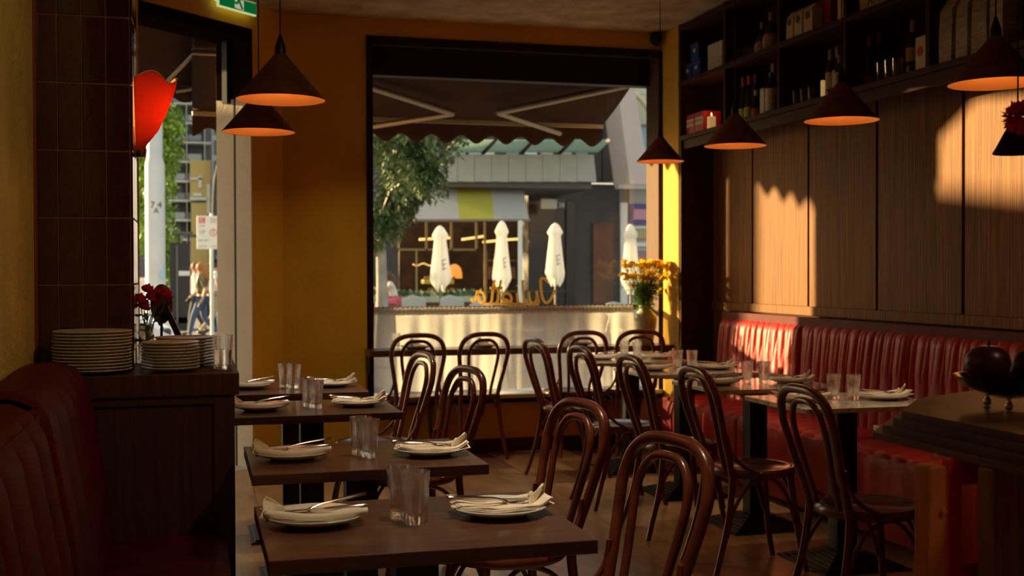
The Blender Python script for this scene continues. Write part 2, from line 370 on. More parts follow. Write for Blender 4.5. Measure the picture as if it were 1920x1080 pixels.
PALE = plain('exit_pale', (.75, .8, .6), .5, emit=(.7, .75, .5), est=.5)
cu = (ua+ub)/2; b = bmn(); s_ = (ub-ua)
def poly45(bm, pts, n0, th): slab(bm, [D(u, n0, z) for u, z in pts], N*th)
poly45(b, [(cu-.03, zb+.02), (cu+.055, zb+.014), (cu+.055, zt-.01), (cu-.03, zt-.01)], -.0655, .001)
_dp = obj('doorway_pictogram', b, PALE, sg)
b = bmn(); GR = plain('exit_figure', (.0, .18, .05), .4, emit=(0, .26, .06), est=.3)
for a, c, wd_ in (((cu-.06, zb+.055), (cu-.01, zb+.05), .008), ((cu-.01, zb+.05), (cu+.005, zb+.075), .008), ((cu+.0, zb+.085), (cu+.04, zb+.02), .008), ((cu-.045, zb+.1), (cu+.02, zb+.08), .006)):
    tube(b, [D(a[0], -.0665, a[1]), D(c[0], -.0665, c[1])], wd_, 6)
obj('running_figure', b, GR, _dp)

# right wall: veneer panels, rail, dark niche end
wr = struct('wall_right', box(bmn(), XR, XR+.2, -2.2, YW, 0, ZC), DARKW)
gy = [8.14, 7.478, 6.705, 5.930, 5.150, 4.375, 3.60, 2.82, 2.04, 1.26, .48, -.3, -1.1, -2.0]
for i in range(len(gy)-1):
    a, c = gy[i+1]+.012, gy[i]-.012
    obj('veneer_panel', box(bmn(), XR-.016, XR, a, c, 1.12, 2.36, .002), PANEL, wr)
obj('veneer_panel', box(bmn(), XR-.016, XR, 7.49, 8.13, .02, 1.06, .002), PANEL, wr)
struct('trim_1', box(bmn(), XR-.03, XR-.0, -2.0, 8.14, 1.062, 1.12, .003), PANEL)
struct('trim_2', box(bmn(), XS+.004, XR, 8.12, 8.158, 0, 2.36, .002), DARKW)
# left wall and tiled pillar
struct('wall_left', box(bmn(), -.75, -.53, -2.2, 4.36, 0, ZC), STU)
struct('wall_rear', box(bmn(), -.75, 4.0, -2.3, -2.2, 0, ZC), YEL)
struct('wall_side', box(bmn(), -1.75, -1.55, 4.3, 6.6, 0, ZC), YEL)
PX0, PX1, PY0, PY1 = -.548, -.208, 4.372, 4.72
pl = bmn(); box(pl, PX0-1.05, PX1-.004, PY0+.001, PY1-.004, 0, ZC); pil = struct('pillar', pl, GROUT)
tz = .236; tw = .0805
tf = obj('tile', box(bmn(), -tw/2+.0028, tw/2-.0028, -.006, .004, .0035, tz-.0035, .0018), TILE, pil, loc=(0, 0, 0))
tl = []
for r in range(10):
    z = .83 + r*tz
    if z+tz > ZC: continue
    for c in range(5): tl.append(((PX1-.004)-tw*(c+.5), PY0+.002, z, 0))
    for c in range(4): tl.append((PX1-.002, PY0+.002+tw*(c+.5), z, PI/2))
for k, (x, y, z, rz) in enumerate(tl):
    if k == 0: tf.location = (x, y, z); continue
    rr = (random.uniform(-.006, .006), random.uniform(-.0, .0), rz+random.uniform(-.012, .012))
    ref('tile', tf, pil, (x, y, z), rr)
struct('trim_3', box(bmn(), -.553, -.520, 4.335, 4.371, 0, ZC), mat('dark_red_trim', (.22, .04, .02), .5))

# ================================================================== WALL SHELVES
sh = thing('wall_shelf', 'dark wooden wall shelving stocked under the ceiling on the right wall', 'shelf')
ups = [8.14, 7.375, 6.61, 5.843, 5.075, 4.31, 3.54, 2.77, 2.0]
for k, y in enumerate(ups): obj('upright', box(bmn(), XS, XR, y-.016, y+.016, 2.36, ZC, .002), DARKW, sh)
for z, nm, y0, y1 in ((2.345, 'shelf_board', 1.9, 8.156), (2.752, 'shelf_board', 5.075, 8.156), (ZC-.03, 'shelf_board', 1.9, 8.156)):
    obj(nm, box(bmn(), XS-.004, XR, y0, y1, z-.02, z+.012, .002), DARKW, sh)
obj('valance_board', box(bmn(), XS+.02, XS+.045, 1.9, 8.15, 2.26, 2.325, .002), DARKW, sh)
obj('shelf_back', box(bmn(), XR-.012, XR-.001, 1.9, 8.15, 2.37, ZC-.05), DARKW, sh)
ZL = 2.358; ZM = 2.765

def bottle(label, x, y, z, h=.29, r=.037, body=(.012, .02, .01), cap=(.5, .12, .03), lab=None, labz=(.25, .5), group=None, straw=None):
    t = thing('bottle', label, 'bottle', (x, y, z), random.uniform(0, 6), group)
    sh_ = h*.62
    bd = obj('body', lathe(bmn(), [(0, 0), (r*.96, 0), (r, .01), (r, sh_*.92), (r*.8, sh_*1.05), (r*.38, sh_*1.22), (r*.36, h*.97), (r*.42, h*.98), (r*.4, h), (0, h)], 16), plain('bottle_glass', body, .12), t, True)
    if cap: obj('cap', lathe(bmn(), [(r*.43, h*.80), (r*.43, h+.002), (0, h+.003)], 12), plain('foil', cap, .4), bd, True)
    if lab: obj('bottle_label', lathe(bmn(), [(r*1.015, h*labz[0]), (r*1.015, h*labz[1])], 16), plain('paper_label', lab, .7), bd, True)
    if straw: obj('straw_cover', lathe(bmn(), [(r*.9, -.0), (r*1.12, h*.05), (r*1.3, h*.2), (r*1.25, h*.38), (r*.8, h*.5), (r*.6, h*.55)], 18), straw, t, True)
    return t
def box_thing(name, label, cat, x0, x1, y0, y1, z0, z1, m, group=None, rz=0, bev=.003):
    cx, cy = (x0+x1)/2, (y0+y1)/2
    t = thing(name, label, cat, (cx, cy, z0), rz, group)
    obj('body', box(bmn(), x0-cx, x1-cx, y0-cy, y1-cy, 0, z1-z0, bev), m, t); return t
BLUE = plain('blue_tin', (.015, .05, .30), .4); 
def yb(x, X=XS): return W(x, 180, X=X).y      # how far along the wall a shelved thing stands
GORD = ['first', 'second', 'third', 'fourth']
# compartment A upper: blue tins, fluted paper packs
for i, (y, z, lb) in enumerate(((yb(1294, 3.58), ZM, 'left lower'), (yb(1294, 3.58)-.150, ZM, 'right lower'), (yb(1307, 3.58), ZM+.130, 'top'))):
    t = box_thing('tin', 'blue tin with gold motif, %s one of the three stacked on the upper shelf' % lb, 'tin', 3.56, 3.68, y-.068, y+.068, z, z+.125, BLUE, 'blue tins on the upper shelf')
    obj('lid', box(bmn(), -.063, .063, -.071, .071, .106, .128, .003), plain('blue_lid', (.03, .04, .12), .3), t)
    obj('gold_motif', box(bmn(), -.0612, -.060, -.02, .02, .06, .085), plain('gold_print', (.6, .42, .1), .4), t)
PPR = plain('ribbed_white_paper', (.66, .62, .52), .8)
for i, z in enumerate((ZM, ZM+.104)):
    t = thing('paper_pack', 'ribbed white paper pack, %s of two stacked beside the blue tins' % ('lower', 'upper')[i], 'pack', (3.62, yb(1343, 3.60), z), 0, 'ribbed paper packs')
    b = bmn()
    for k in range(9): lathe(b, [(0, 0), (.0145, 0), (.0155, .05), (.0145, .101), (0, .101)], 10, (-.02, -.104+.026*k, 0))
    obj('body', b, PPR, t, True)
# A lower: beer carton, red bottle tops, candle, flask
REDC = plain('red_carton', (.45, .015, .012), .5)
for i, y in enumerate((yb(1294, 3.56), yb(1294, 3.56)-.155)):
    t = box_thing('beer_carton', 'red beer carton with white name panel, %s of the pair beside the candle' % ('left', 'right')[i], 'carton', 3.56, 3.70, y-.075, y+.075, ZL, ZL+.15, REDC, 'red beer cartons', bev=.002)
    obj('name_panel', box(bmn(), -.0725, -.070, -.065, .065, .06, .112), plain('white_panel', (.72, .66, .6), .6), t)
    textobj('carton_text', 'PERONI', .036, REDC, Matrix.Translation((-.0730, 0, .086)) @ Matrix.Rotation(-PI/2, 4, 'Z') @ Matrix.Rotation(PI/2, 4, 'X'), t, .0004)
for i in range(5):
    y = yb(1291+9.5*i, 3.745)
    t = thing('bottle', 'small bottle with red cap behind the beer cartons, %s from the left' % (GORD+['fifth'])[i], 'bottle', (3.745, y, ZL), 0, 'red capped bottles behind the cartons')
    obj('body', lathe(bmn(), [(0, 0), (.02, 0), (.02, .11), (.009, .16), (.009, .2), (0, .2)], 12), plain('brown_glass', (.05, .015, .006), .1), t, True)
    obj('cap', lathe(bmn(), [(.011, .17), (.011, .206), (0, .208)], 10), REDC, t, True)
WAX = plain('candle_wax', (.75, .62, .36), .5, emit=(1, .55, .18), est=.35)  # emission puts a warm glow into the wax, unlit candle included
FLAME = plain('flame', (1, .8, .4), .5, emit=(1, .62, .22), est=5)
def candle(label, x, y, z, h, r, lit=True, pw=.25):
    t = thing('candle', label, 'candle', (x, y, z))
    obj('wax', lathe(bmn(), [(0, 0), (r, 0), (r, h), (r*.8, h+.002), (0, h-.004)], 14), WAX, t, True)
    obj('wick', tube(bmn(), [(0, 0, h-.003), (0, 0, h+.012)], .0012, 6), BLK, t)
    if lit:
        obj('flame', lathe(bmn(), [(0, h+.006), (.004, h+.012), (.005, h+.017), (.0025, h+.026), (0, h+.033)], 10), FLAME, t, True)
        d = bpy.data.lights.new('candle_glow', 'POINT'); o = bpy.data.objects.new('candle_glow', d); COL.objects.link(o); o.parent = t; o.location = (0, 0, h+.07); d.energy = pw; d.color = (1, .5, .18); d.shadow_soft_size = .02
    return t
candle('lit cream pillar candle beside the red beer cartons', 3.56, min(yb(1334, 3.56), yb(1294, 3.56)-.275), ZL, .085, .030, pw=.35)
STRAW = mat('woven_straw', (.42, .28, .13), .8, var=.35, scale=(60, 60, 160), bump=.6)
bottle('round straw covered flask right of the lit candle', 3.66, 7.475, ZL, .26, .052, straw=STRAW, cap=None)
# B upper: tumblers, two flasks
TUMG = None
def shelf_glass(x, y, z, label, h=.10):
    t = obj('tumbler', lathe(bmn(), [(0, 0), (.026, 0), (.031, h), (.0285, h), (.024, .008), (0, .008)], 14), GLASS, None, True, loc=(x, y, z))
    return tag(t, label, 'glass')
for i in range(4): shelf_glass(3.62, yb(1377+10.3*i, 3.62), ZM, 'dim clear tumbler on the upper shelf beside the straw flasks, %s from the left' % GORD[i], .09)
bottle('straw covered flask with dark neck, left of the pair on the upper shelf', 3.66, yb(1430, 3.66), ZM, .23, .042, straw=STRAW, cap=(.25, .16, .08))
bottle('straw covered flask glowing warm, right of the pair on the upper shelf', 3.62, yb(1447, 3.62), ZM, .25, .046, straw=STRAW, cap=(.3, .2, .12))
# B lower: wine bottles
for i, y in enumerate([yb(q_, 3.62) for q_ in (1383, 1394, 1405, 1417)]):
    bottle('dark wine bottle with orange foil, %s from the left of its row' % GORD[i], 3.62, y, ZL, .30-.0*i, .033, cap=(.48, .12, .04) if i < 3 else (.2, .04, .02), lab=(.55, .55, .25) if i < 3 else None, labz=(.08, .30), group='orange foil wine bottles')
bottle('low bottle with grey label between the orange foil bottles and the white box', 3.56, yb(1417, 3.56), ZL, .17, .026, cap=(.5, .46, .38), lab=(.4, .1, .05), labz=(.05, .3))
box_thing('bottle_box', 'tall narrow white bottle box on the lower shelf', 'box', 3.555, 3.61, yb(1432, 3.555), yb(1432, 3.555)+.055, ZL, ZL+.17, plain('white_card', (.62, .58, .46), .7))
bottle('tall wine bottle with silver foil against the shelf upright', 3.72, yb(1450, 3.72), ZL, .36, .036, cap=(.6, .58, .52), lab=(.6, .57, .5), labz=(.05, .42))
bottle('dark bottle with broad white label beside the tall bottle box', 3.58, yb(1446, 3.58), ZL, .26, .036, cap=None, lab=(.62, .6, .52), labz=(.05, .60))
# C upper: paper bags, red packs, tall box
KRAFT = mat('cream_paper', (.66, .52, .28), .7, bump=.5, scale=(30, 30, 30))
def bag(name, label, x, y, z, wx, wy, h, m, mark=None, slump=.15):
    t = thing(name, label, 'bag', (x, y, z), random.uniform(-.06, .06))
    def f(bm):
        lv = [(0, 1, 1), (.02, 1.04, 1.02), (.5, 1, 1), (.82, .92, .95), (.93, .35, .97), (1, .12, .94)]
        rs = []
        for k, (v, sx, sy) in enumerate(lv):
            rr = []
            for (cx, cy) in ((-1, -1), (0, -1.02), (1, -1), (1.03, 0), (1, 1), (0, 1.02), (-1, 1), (-1.03, 0)):
                rr.append(bm.verts.new((cx*wx/2*sx+random.uniform(-.002, .002), cy*wy/2*sy+random.uniform(-.003, .003), v*h + (slump*.1*cy*wy if v > .9 else 0))))
            rs.append(rr)
        for A, B in zip(rs, rs[1:]):
            for j in range(8): bm.faces.new((A[j], A[(j+1) % 8], B[(j+1) % 8], B[j]))
        bm.faces.new(rs[0]); bm.faces.new(rs[-1]); return bm
    obj('body', f(bmn()), m, t, True)
    if mark:
        b = bmn(); lathe(b, [(0, 0), (wy*.24, 0), (wy*.26, .0015), (0, .0015)], 18)
        bmesh.ops.rotate(b, verts=b.verts, cent=(0, 0, 0), matrix=Matrix.Rotation(-PI/2, 3, 'Y')); bmesh.ops.translate(b, verts=b.verts, vec=(-wx/2*1.05, 0, h*.62)); obj('round_mark', b, mark, t)
    return t
DMK = plain('dark_print', (.09, .06, .03), .7)
for i, (a_, c_) in enumerate(((1477, 1490), (1491.5, 1507), (1509, 1526))):
    bag('coffee_bag', 'cream paper bag with dark round mark, %s of three on the upper shelf' % GORD[i], 3.585, (yb(a_, 3.56)+yb(c_, 3.56))/2, ZM, .07, (yb(a_, 3.56)-yb(c_, 3.56))*.92, .175, KRAFT, DMK)
for i, y in enumerate((yb(1536, 3.62), yb(1536, 3.62)-.090)):
    box_thing('packet', 'crimson packet, %s of two beside the cream paper bags' % ('left', 'right')[i], 'packet', 3.62, 3.68, y-.037, y+.037, ZM+.0, ZM+.19, plain('crimson_pack', (.42, .02, .05), .5), 'crimson packets')
box_thing('tall_tin', 'tall pale gold tin against the shelf upright on the upper shelf', 'tin', 3.53, 3.60, 5.862, 5.932, ZM, ZM+.30, plain('pale_gold', (.78, .62, .28), .35, metal=.3))
# C lower
for i in range(4): shelf_glass(3.62, yb(1479+14.3*i, 3.62), ZL, 'dim clear tumbler on the lower shelf left of the short candle, %s from the left' % GORD[i], .105)
candle('slim cream candle on the lower shelf before the dark bottles', 3.56, yb(1543, 3.56), ZL, .10, .013, lit=False)
for i, y in enumerate((5.975, 5.90, 5.885)):
    bottle('dark bottle with cream cap and cream label, %s from the left by the slim candle' % GORD[i], (3.66, 3.66, 3.575)[i], (yb(1557, 3.66), yb(1570, 3.66), yb(1574, 3.575))[i], ZL, (.30, .30, .22)[i], .029, body=(.03, .012, .006), cap=(.5, .36, .2), lab=(.6, .5, .36), labz=(.22, .55), group='cream capped bottles')
# D upper: printed tin; D lower
t = box_thing('large_tin', 'large yellow tin with dark print on the upper shelf', 'tin', 3.56, 3.72, yb(1700, 3.56), yb(1611, 3.56), ZM, ZM+.30, plain('yellow_tin', (.55, .37, .08), .45))
textobj('tin_text', 'AMORE', .085, DMK, Matrix.Translation((-.0805, 0, .05)) @ Matrix.Rotation(-PI/2, 4, 'Z') @ Matrix.Rotation(PI/2, 4, 'X'), t, .0005)
bottle('dark bottle with red cap at the left end of the lower shelf bay', 3.66, yb(1630, 3.66), ZL, .30, .032, cap=(.42, .02, .03), lab=(.30, .02, .03), labz=(.05, .25))
bottle('dark bottle with dim red cap, second in the lower shelf bay', 3.70, yb(1648, 3.70), ZL, .31, .030, cap=(.25, .015, .02))
for i in range(3): shelf_glass(3.58, yb(1652+15*i, 3.58), ZL, 'dim clear tumbler before the yellow labelled bottle, %s from the left' % GORD[i], .105)
bottle('dark liqueur bottle with yellow label and orange cap', 3.66, yb(1712, 3.66), ZL, .30, .036, cap=(.5, .22, .05), lab=(.55, .34, .06), labz=(.28, .52))
t = box_thing('bottle_box', 'white bottle box with red round emblem', 'box', 3.535, 3.60, yb(1735, 3.535), yb(1716, 3.535), ZL, ZL+.165, plain('white_box_card', (.66, .58, .46), .7))
b = bmn(); lathe(b, [(0, 0), (.026, 0), (.026, .0012), (0, .0012)], 20); bmesh.ops.rotate(b, verts=b.verts, cent=(0, 0, 0), matrix=Matrix.Rotation(-PI/2, 3, 'Y')); bmesh.ops.translate(b, verts=b.verts, vec=(-.0335, 0, .09))
obj('round_emblem', b, plain('red_print', (.5, .02, .03), .6), t)
# E: printed paper sacks
SACK = mat('printed_grey_sack', (.28, .23, .17), .8, var=.5, scale=(8, 14, 60), bump=.6, col2=(.50, .43, .33))
for i, (a_, c_) in enumerate(((1757, 1785), (1789, 1814), (1819, 1848), (1852, 1881))):
    y = (yb(a_, 3.53)+yb(c_, 3.53))/2
    bag('flour_sack', 'tall grey printed paper sack, %s from the left at the right end of the shelf' % GORD[i], 3.585, y, ZL, .10, (yb(a_, 3.53)-yb(c_, 3.53))*.92, .31, SACK)
bag('paper_sack', 'amber paper sack at the right edge of the shelf', 3.585, 4.185, ZL,  .12, .17, .36, plain('amber_paper', (.42, .20, .04), .7))
for i in range(3):
    bag('paper_sack', 'dark paper sack beyond the amber sack, %s away from it' % GORD[i], 3.60, (3.95, 3.73, 3.40)[i], ZL, .11, .17, .4, plain('dim_paper', (.2, .12, .06), .7))

# ================================================================== BANQUETTES
def pleat(y, s):    # gathered leather, cusped folds of uneven width
    a = y*62/ s + 1.7*math.sin(y*5.3) + .8*math.sin(y*13.7+1); return abs(math.sin(a/2))**.6
bq = thing('banquette', 'long red leather banquette along the panelled wall', 'banquette')
segs = [(7.79, 6.62), (6.615, 5.45), (5.445, 4.28), (4.275, 3.1), (3.095, 1.9), (1.895, .7), (.695, -.5)]
for a, c in segs:
    def seat(u, v):
        y = a+(c-a)*u; k = v
        P = [(3.66, .46), (3.50, .468), (3.34, .466), (3.27, .455), (3.236, .43), (3.23, .38), (3.23, .25), (3.235, .12), (3.25, .035)]
        i = min(int(k*8), 7); f = k*8-i; x = P[i][0]*(1-f)+P[i+1][0]*f; z = P[i][1]*(1-f)+P[i+1][1]*f
        ed = min(u, 1-u)*abs(c-a); rd = max(0, 1-ed/.03)**2*.02
        g = .010*(1-pleat(y, 1.6))*max(0, 1-abs(k-.42)*2.6)
        return (x + (rd if k > .4 else 0)+ (g if k > .4 else 0), y, z - rd - (g if k < .5 else 0))
    obj('seat_cushion', sheet(bmn(), 110, 24, seat), RLEA, bq, True)
    def back(u, v):
        y = a+(c-a)*u; z = .44 + v*.62; x = 3.645 + .055*v
        if v > .9: x += (v-.9)*.55; z = .44+.62*(.9+(v-.9)*.6)+.01
        d = .020*pleat(y+.010*math.sin(z*9+y*3), 1.0)*(1-.85*min(1, max(0, (v-.84)/.10))) + .006*pleat(y*2.3+z*.15, 1.1)*(v > .55)*(v < .9)
        ed = min(u, 1-u)*abs(c-a); d -= max(0, 1-ed/.02)*.02
        return (x-d, y, z)
    obj('back_cushion', sheet(bmn(), 340, 16, back), RLEA, bq, True)
b = bmn(); box(b, 3.70, 3.783, -.5, 7.785, .02, 1.055); obj('back_frame', b, DLEA, bq)
b = bmn(); box(b, 3.232, 3.70, 7.70, 7.792, .03, .452, .012); obj('end_panel', b, RLEA, bq)
b = bmn(); box(b, 3.29, 3.72, -.5, 7.78, 0, .44); obj('base', b, DLEA, bq)

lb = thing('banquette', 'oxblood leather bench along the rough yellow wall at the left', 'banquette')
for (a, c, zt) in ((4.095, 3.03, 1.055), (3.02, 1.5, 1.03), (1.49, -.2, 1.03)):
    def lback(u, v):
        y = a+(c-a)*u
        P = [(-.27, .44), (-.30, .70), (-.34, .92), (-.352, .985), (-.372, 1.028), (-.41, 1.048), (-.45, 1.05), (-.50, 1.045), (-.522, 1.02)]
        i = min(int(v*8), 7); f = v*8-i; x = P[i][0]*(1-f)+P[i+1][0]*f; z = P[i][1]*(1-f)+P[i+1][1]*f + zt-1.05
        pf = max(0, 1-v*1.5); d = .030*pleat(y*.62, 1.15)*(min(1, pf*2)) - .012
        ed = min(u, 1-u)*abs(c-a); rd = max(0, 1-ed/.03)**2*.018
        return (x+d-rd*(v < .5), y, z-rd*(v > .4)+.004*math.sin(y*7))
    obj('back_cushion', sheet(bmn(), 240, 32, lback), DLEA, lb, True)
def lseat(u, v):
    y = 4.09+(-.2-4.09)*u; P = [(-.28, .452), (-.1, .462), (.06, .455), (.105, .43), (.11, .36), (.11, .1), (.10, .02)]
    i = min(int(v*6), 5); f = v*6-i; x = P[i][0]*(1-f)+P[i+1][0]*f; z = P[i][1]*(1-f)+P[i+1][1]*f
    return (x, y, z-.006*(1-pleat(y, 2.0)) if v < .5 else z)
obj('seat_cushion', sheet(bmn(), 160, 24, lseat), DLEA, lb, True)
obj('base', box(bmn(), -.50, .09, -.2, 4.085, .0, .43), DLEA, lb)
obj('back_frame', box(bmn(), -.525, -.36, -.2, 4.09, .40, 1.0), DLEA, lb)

# ================================================================== SIDEBOARD
sbd = thing('sideboard', 'dark wooden sideboard standing before the tiled pillar', 'sideboard')
obj('top', box(bmn(), -.52, .150, 4.105, 4.80, .925, 1.0, .003), SIDEW, sbd)
obj('carcass', box(bmn(), -.51, .135, 4.135, 4.36, 0, .924), SIDEW, sbd); obj('side_panel', box(bmn(), -.19, .135, 4.361, 4.78, 0, .924), SIDEW, sbd)
for x0_, x1_ in ((-.51, -.44), (.065, .135)): obj('stile', box(bmn(), x0_, x1_, 4.118, 4.134, 0, .924, .002), SIDEW, sbd)
obj('rail', box(bmn(), -.44, .065, 4.120, 4.134, .895, .924, .002), SIDEW, sbd)
# stacks of plates
def plate_mesh(r=.135, rim=.018, w_=0):
    f = (lambda a, z: 1+w_*math.sin(a*7)) if w_ else None
    return lathe(bmn(), [(0, .004), (r*.5, .004), (r*.52, 0), (r*.56, 0), (r*.60, .004), (r*.92, rim*.75), (r*.985, rim), (r, rim+.002), (r*.985, rim+.0045), (r*.90, rim*.9+.003), (r*.62, .0085), (0, .0075)], 40, fn=f)
pp = None; ORD = ['bottom', 'second', 'third', 'fourth', 'fifth', 'sixth', 'seventh', 'eighth', 'ninth', 'tenth', 'eleventh', 'twelfth', 'thirteenth', 'fourteenth']
for nm, cx, cy, n, r, st in (('tall left stack on the sideboard', -.334, 4.234, 13, .130, .0108), ('front right stack on the sideboard', -.077, 4.24, 9, .099, .0108), ('rear right stack on the sideboard', -.028, 4.47, 9, .112, .0113)):
    first = None
    for k in range(n):
        lb_ = 'grey white plate, %s from the bottom of the %s' % (ORD[k], nm) if k else 'grey white plate at the very bottom of the %s' % nm
        if k == n-1: lb_ = 'grey white plate topmost on the %s' % nm
        if first is None: o = first = obj('plate', plate_mesh(r, .013, .004), STONEW, None, True)
        else: o = first.copy(); COL.objects.link(o)
        o.location = (cx+random.uniform(-.002, .002), cy+random.uniform(-.002, .002), 1.001+k*st); o.rotation_euler = (0, 0, random.uniform(0, 6))
        tag(o, lb_, 'plate', 'plates in the '+nm)
# tumblers: round rim, fluted foot
def tumbler_mesh(h=.125, r=.036, n=48, wave=5):
    def f(a, z): k = max(0, 1-z/(h*.8)); return 1 + .09*k*math.cos(a*wave)
    return lathe(bmn(), [(0, .0), (r*.60, 0), (r*.74, .004), (r*.80, h*.3), (r*.90, h*.7), (r, h*.985), (r*.99, h), (r*.94, h*.985), (r*.82, h*.6), (r*.68, .030), (r*.45, .021), (0, .019)], n, fn=f)
GLM = obj('tumbler', tumbler_mesh(), GLASS, None, True)
def tumbler(x, y, z, label, s=1, group=None, first=[0]):
    if first[0] == 0: o = GLM; first[0] = 1
    else: o = GLM.copy(); COL.objects.link(o)
    o.location = (x, y, z); o.rotation_euler = (0, 0, random.uniform(0, 6)); o.scale = (s, s, s); return tag(o, label, 'glass', group)
t = thing('water_glass', 'short glass half full of water at the sideboard corner', 'glass', (.100, 4.285, 1.0))
obj('glass', lathe(bmn(), [(0, 0), (.026, 0), (.031, .006), (.0335, .06), (.036, .122), (.0345, .122), (.0315, .06), (.029, .016), (0, .014)], 32), GLASS, t, True)
obj('water', lathe(bmn(), [(0, .015), (.0283, .017), (.0305, .058), (.0318, .070), (0, .070)], 32), WATER, t, True)

# red roses in a glass on the sideboard
def bloom(bm, c, r, layers=4, petals=6, seed=0):
    rd = random.Random(seed)
    for l in range(layers):
        k = (l+1)/layers; n = petals if l else 3
        for p in range(n):
            a = 2*PI*(p+.5*(l % 2))/n + rd.uniform(-.2, .2); op = .25+.75*k
            base = Vector((math.cos(a), math.sin(a), 0)); side = Vector((-math.sin(a), math.cos(a), 0))
            w_ = r*.62*k**.5
            pts = []
            for i in range(4):
                t_ = i/3; ctr = base*(r*op*(.25+.75*t_**.8)*.9) + Vector((0, 0, r*(t_*.9*(1.15-op*.7) - .35*k)))
                ww = w_*math.sin(PI*(.18+.72*t_))
                pts.append((ctr-side*ww+base*(-.25*ww), ctr, ctr+side*ww+base*(-.25*ww)))
            vs = [[bm.verts.new(Vector(c)+q) for q in row] for row in pts]
            for i in range(3):
                for j in range(2): bm.faces.new((vs[i][j], vs[i][j+1], vs[i+1][j+1], vs[i+1][j]))
    return bm
def leafcard(bm, c, d, L, wd):
    d = Vector(d).normalized(); s = d.cross(Vector((0, 0, 1))); s = s.normalized() if s.length > .1 else Vector((1, 0, 0)); n = s.cross(d)
    P = [Vector(c), Vector(c)+d*L*.35+s*wd-n*wd*.2, Vector(c)+d*L*.35, Vector(c)+d*L*.35-s*wd-n*wd*.2, Vector(c)+d*L-n*L*.1]
    v = [bm.verts.new(p) for p in P]; bm.faces.new((v[0], v[1], v[2])); bm.faces.new((v[0], v[2], v[3])); bm.faces.new((v[1], v[4], v[2])); bm.faces.new((v[3], v[2], v[4]))
t = thing('rose_vase', 'glass vase of crimson roses on the sideboard beside the pillar', 'vase', (-.172, 4.66, 1.0))
obj('vase', lathe(bmn(), [(0, 0), (.030, 0), (.034, .01), (.030, .07), (.024, .12), (.028, .15), (.026, .15), (.022, .12), (.028, .07), (.031, .012), (0, .008)], 24), GLASS, t, True)
ROSE = clothmat('rose_petals', (.80, .035, .11), .4)
for i, (px, py, r) in enumerate(((264, 562, .036), (277, 543, .032), (288, 558, .038), (311, 552, .036), (270, 575, .032), (296, 548, .026))):
    h_ = W(px, py, Y=4.66) - Vector((-.172, 4.66, 1.0)); h_.y += random.uniform(-.03, .03)
    o = obj('bloom', bloom(bmn(), (0, 0, 0), r, 4, 6, i), ROSE, t, True, loc=tuple(h_), solid=.0012)
    o.rotation_euler = (.3*random.uniform(-1, 1), .4, 0)
    s_ = spl([(0, 0, .03), (h_.x*.3, h_.y*.3, .14), (h_.x*.8, h_.y*.8, h_.z-.06), (h_.x, h_.y, h_.z-.015)], 5); obj('stem', tube(bmn(), s_, .0022, 6), STEMG, t, True)
b = bmn()
for i in range(26):
    px, py = random.uniform(258, 300), random.uniform(578, 640); c = W(px, py, Y=4.66) - Vector((-.172, 4.66, 1.0)); c.y = random.uniform(-.04, .04)
    leafcard(b, c, (random.uniform(-1, 1), random.uniform(-1, 1), random.uniform(-.6, .5)), .045, .013)
obj('foliage', b, LEAF, t)['kind'] = 'stuff'
# picture frame seen edge-on, leaning back on its strut
t = thing('photo_frame', 'black photo frame leaning on its strut behind the plates', 'frame', (-.02, 4.72, 1.0))
a_ = W(306, 575, Y=4.72)-t.location; c_ = W(349, 640, Y=4.72)-t.location; c_.z = .018; a_ += (a_-c_)*.04; dr_ = (a_-c_)
n_ = Vector((dr_.z, 0, -dr_.x)).normalized()
slab_b = bmn(); slab(slab_b, [c_, a_, a_+Vector((-.01, .10, 0)), c_+Vector((-.01, .10, 0))], n_*.016); _fr = obj('frame', slab_b, BLK, t)
slab_b = bmn(); slab(slab_b, [c_+dr_*.06+n_*.016+Vector((0, .004, 0)), c_+dr_*.94+n_*.016+Vector((0, .004, 0)), c_+dr_*.94+n_*.016+Vector((0, .092, 0)), c_+dr_*.06+n_*.016+Vector((0, .092, 0))], n_*.001); obj('picture', slab_b, plain('print_sepia', (.5, .4, .25), .4), _fr)
obj('strut', tube(bmn(), [c_+dr_*.42, (c_.x-.055, .03, .002)], .003, 6), BLK, t)
t = thing('round_plaque', 'dark red round plaque standing behind the crimson roses', 'plaque', (-.122, 4.77, 1.0))
b = bmn(); lathe(b, [(0, -.006), (.062, -.006), (.068, 0), (.062, .006), (0, .006)], 36); bmesh.ops.scale(b, verts=b.verts, vec=(.62, 1.15, 1)); bmesh.ops.rotate(b, verts=b.verts, cent=(0, 0, 0), matrix=Matrix.Rotation(PI/2, 3, 'X')); bmesh.ops.translate(b, verts=b.verts, vec=tuple(W(303, 570, Y=4.77)-t.location))
obj('disc', b, plain('dark_red_lacquer', (.13, .012, .010), .4), t, True)
obj('stand', tube(bmn(), [tuple(W(303, 606, Y=4.77)-t.location), (.0, 0, .0)], .005, 8), BLK, t, True)

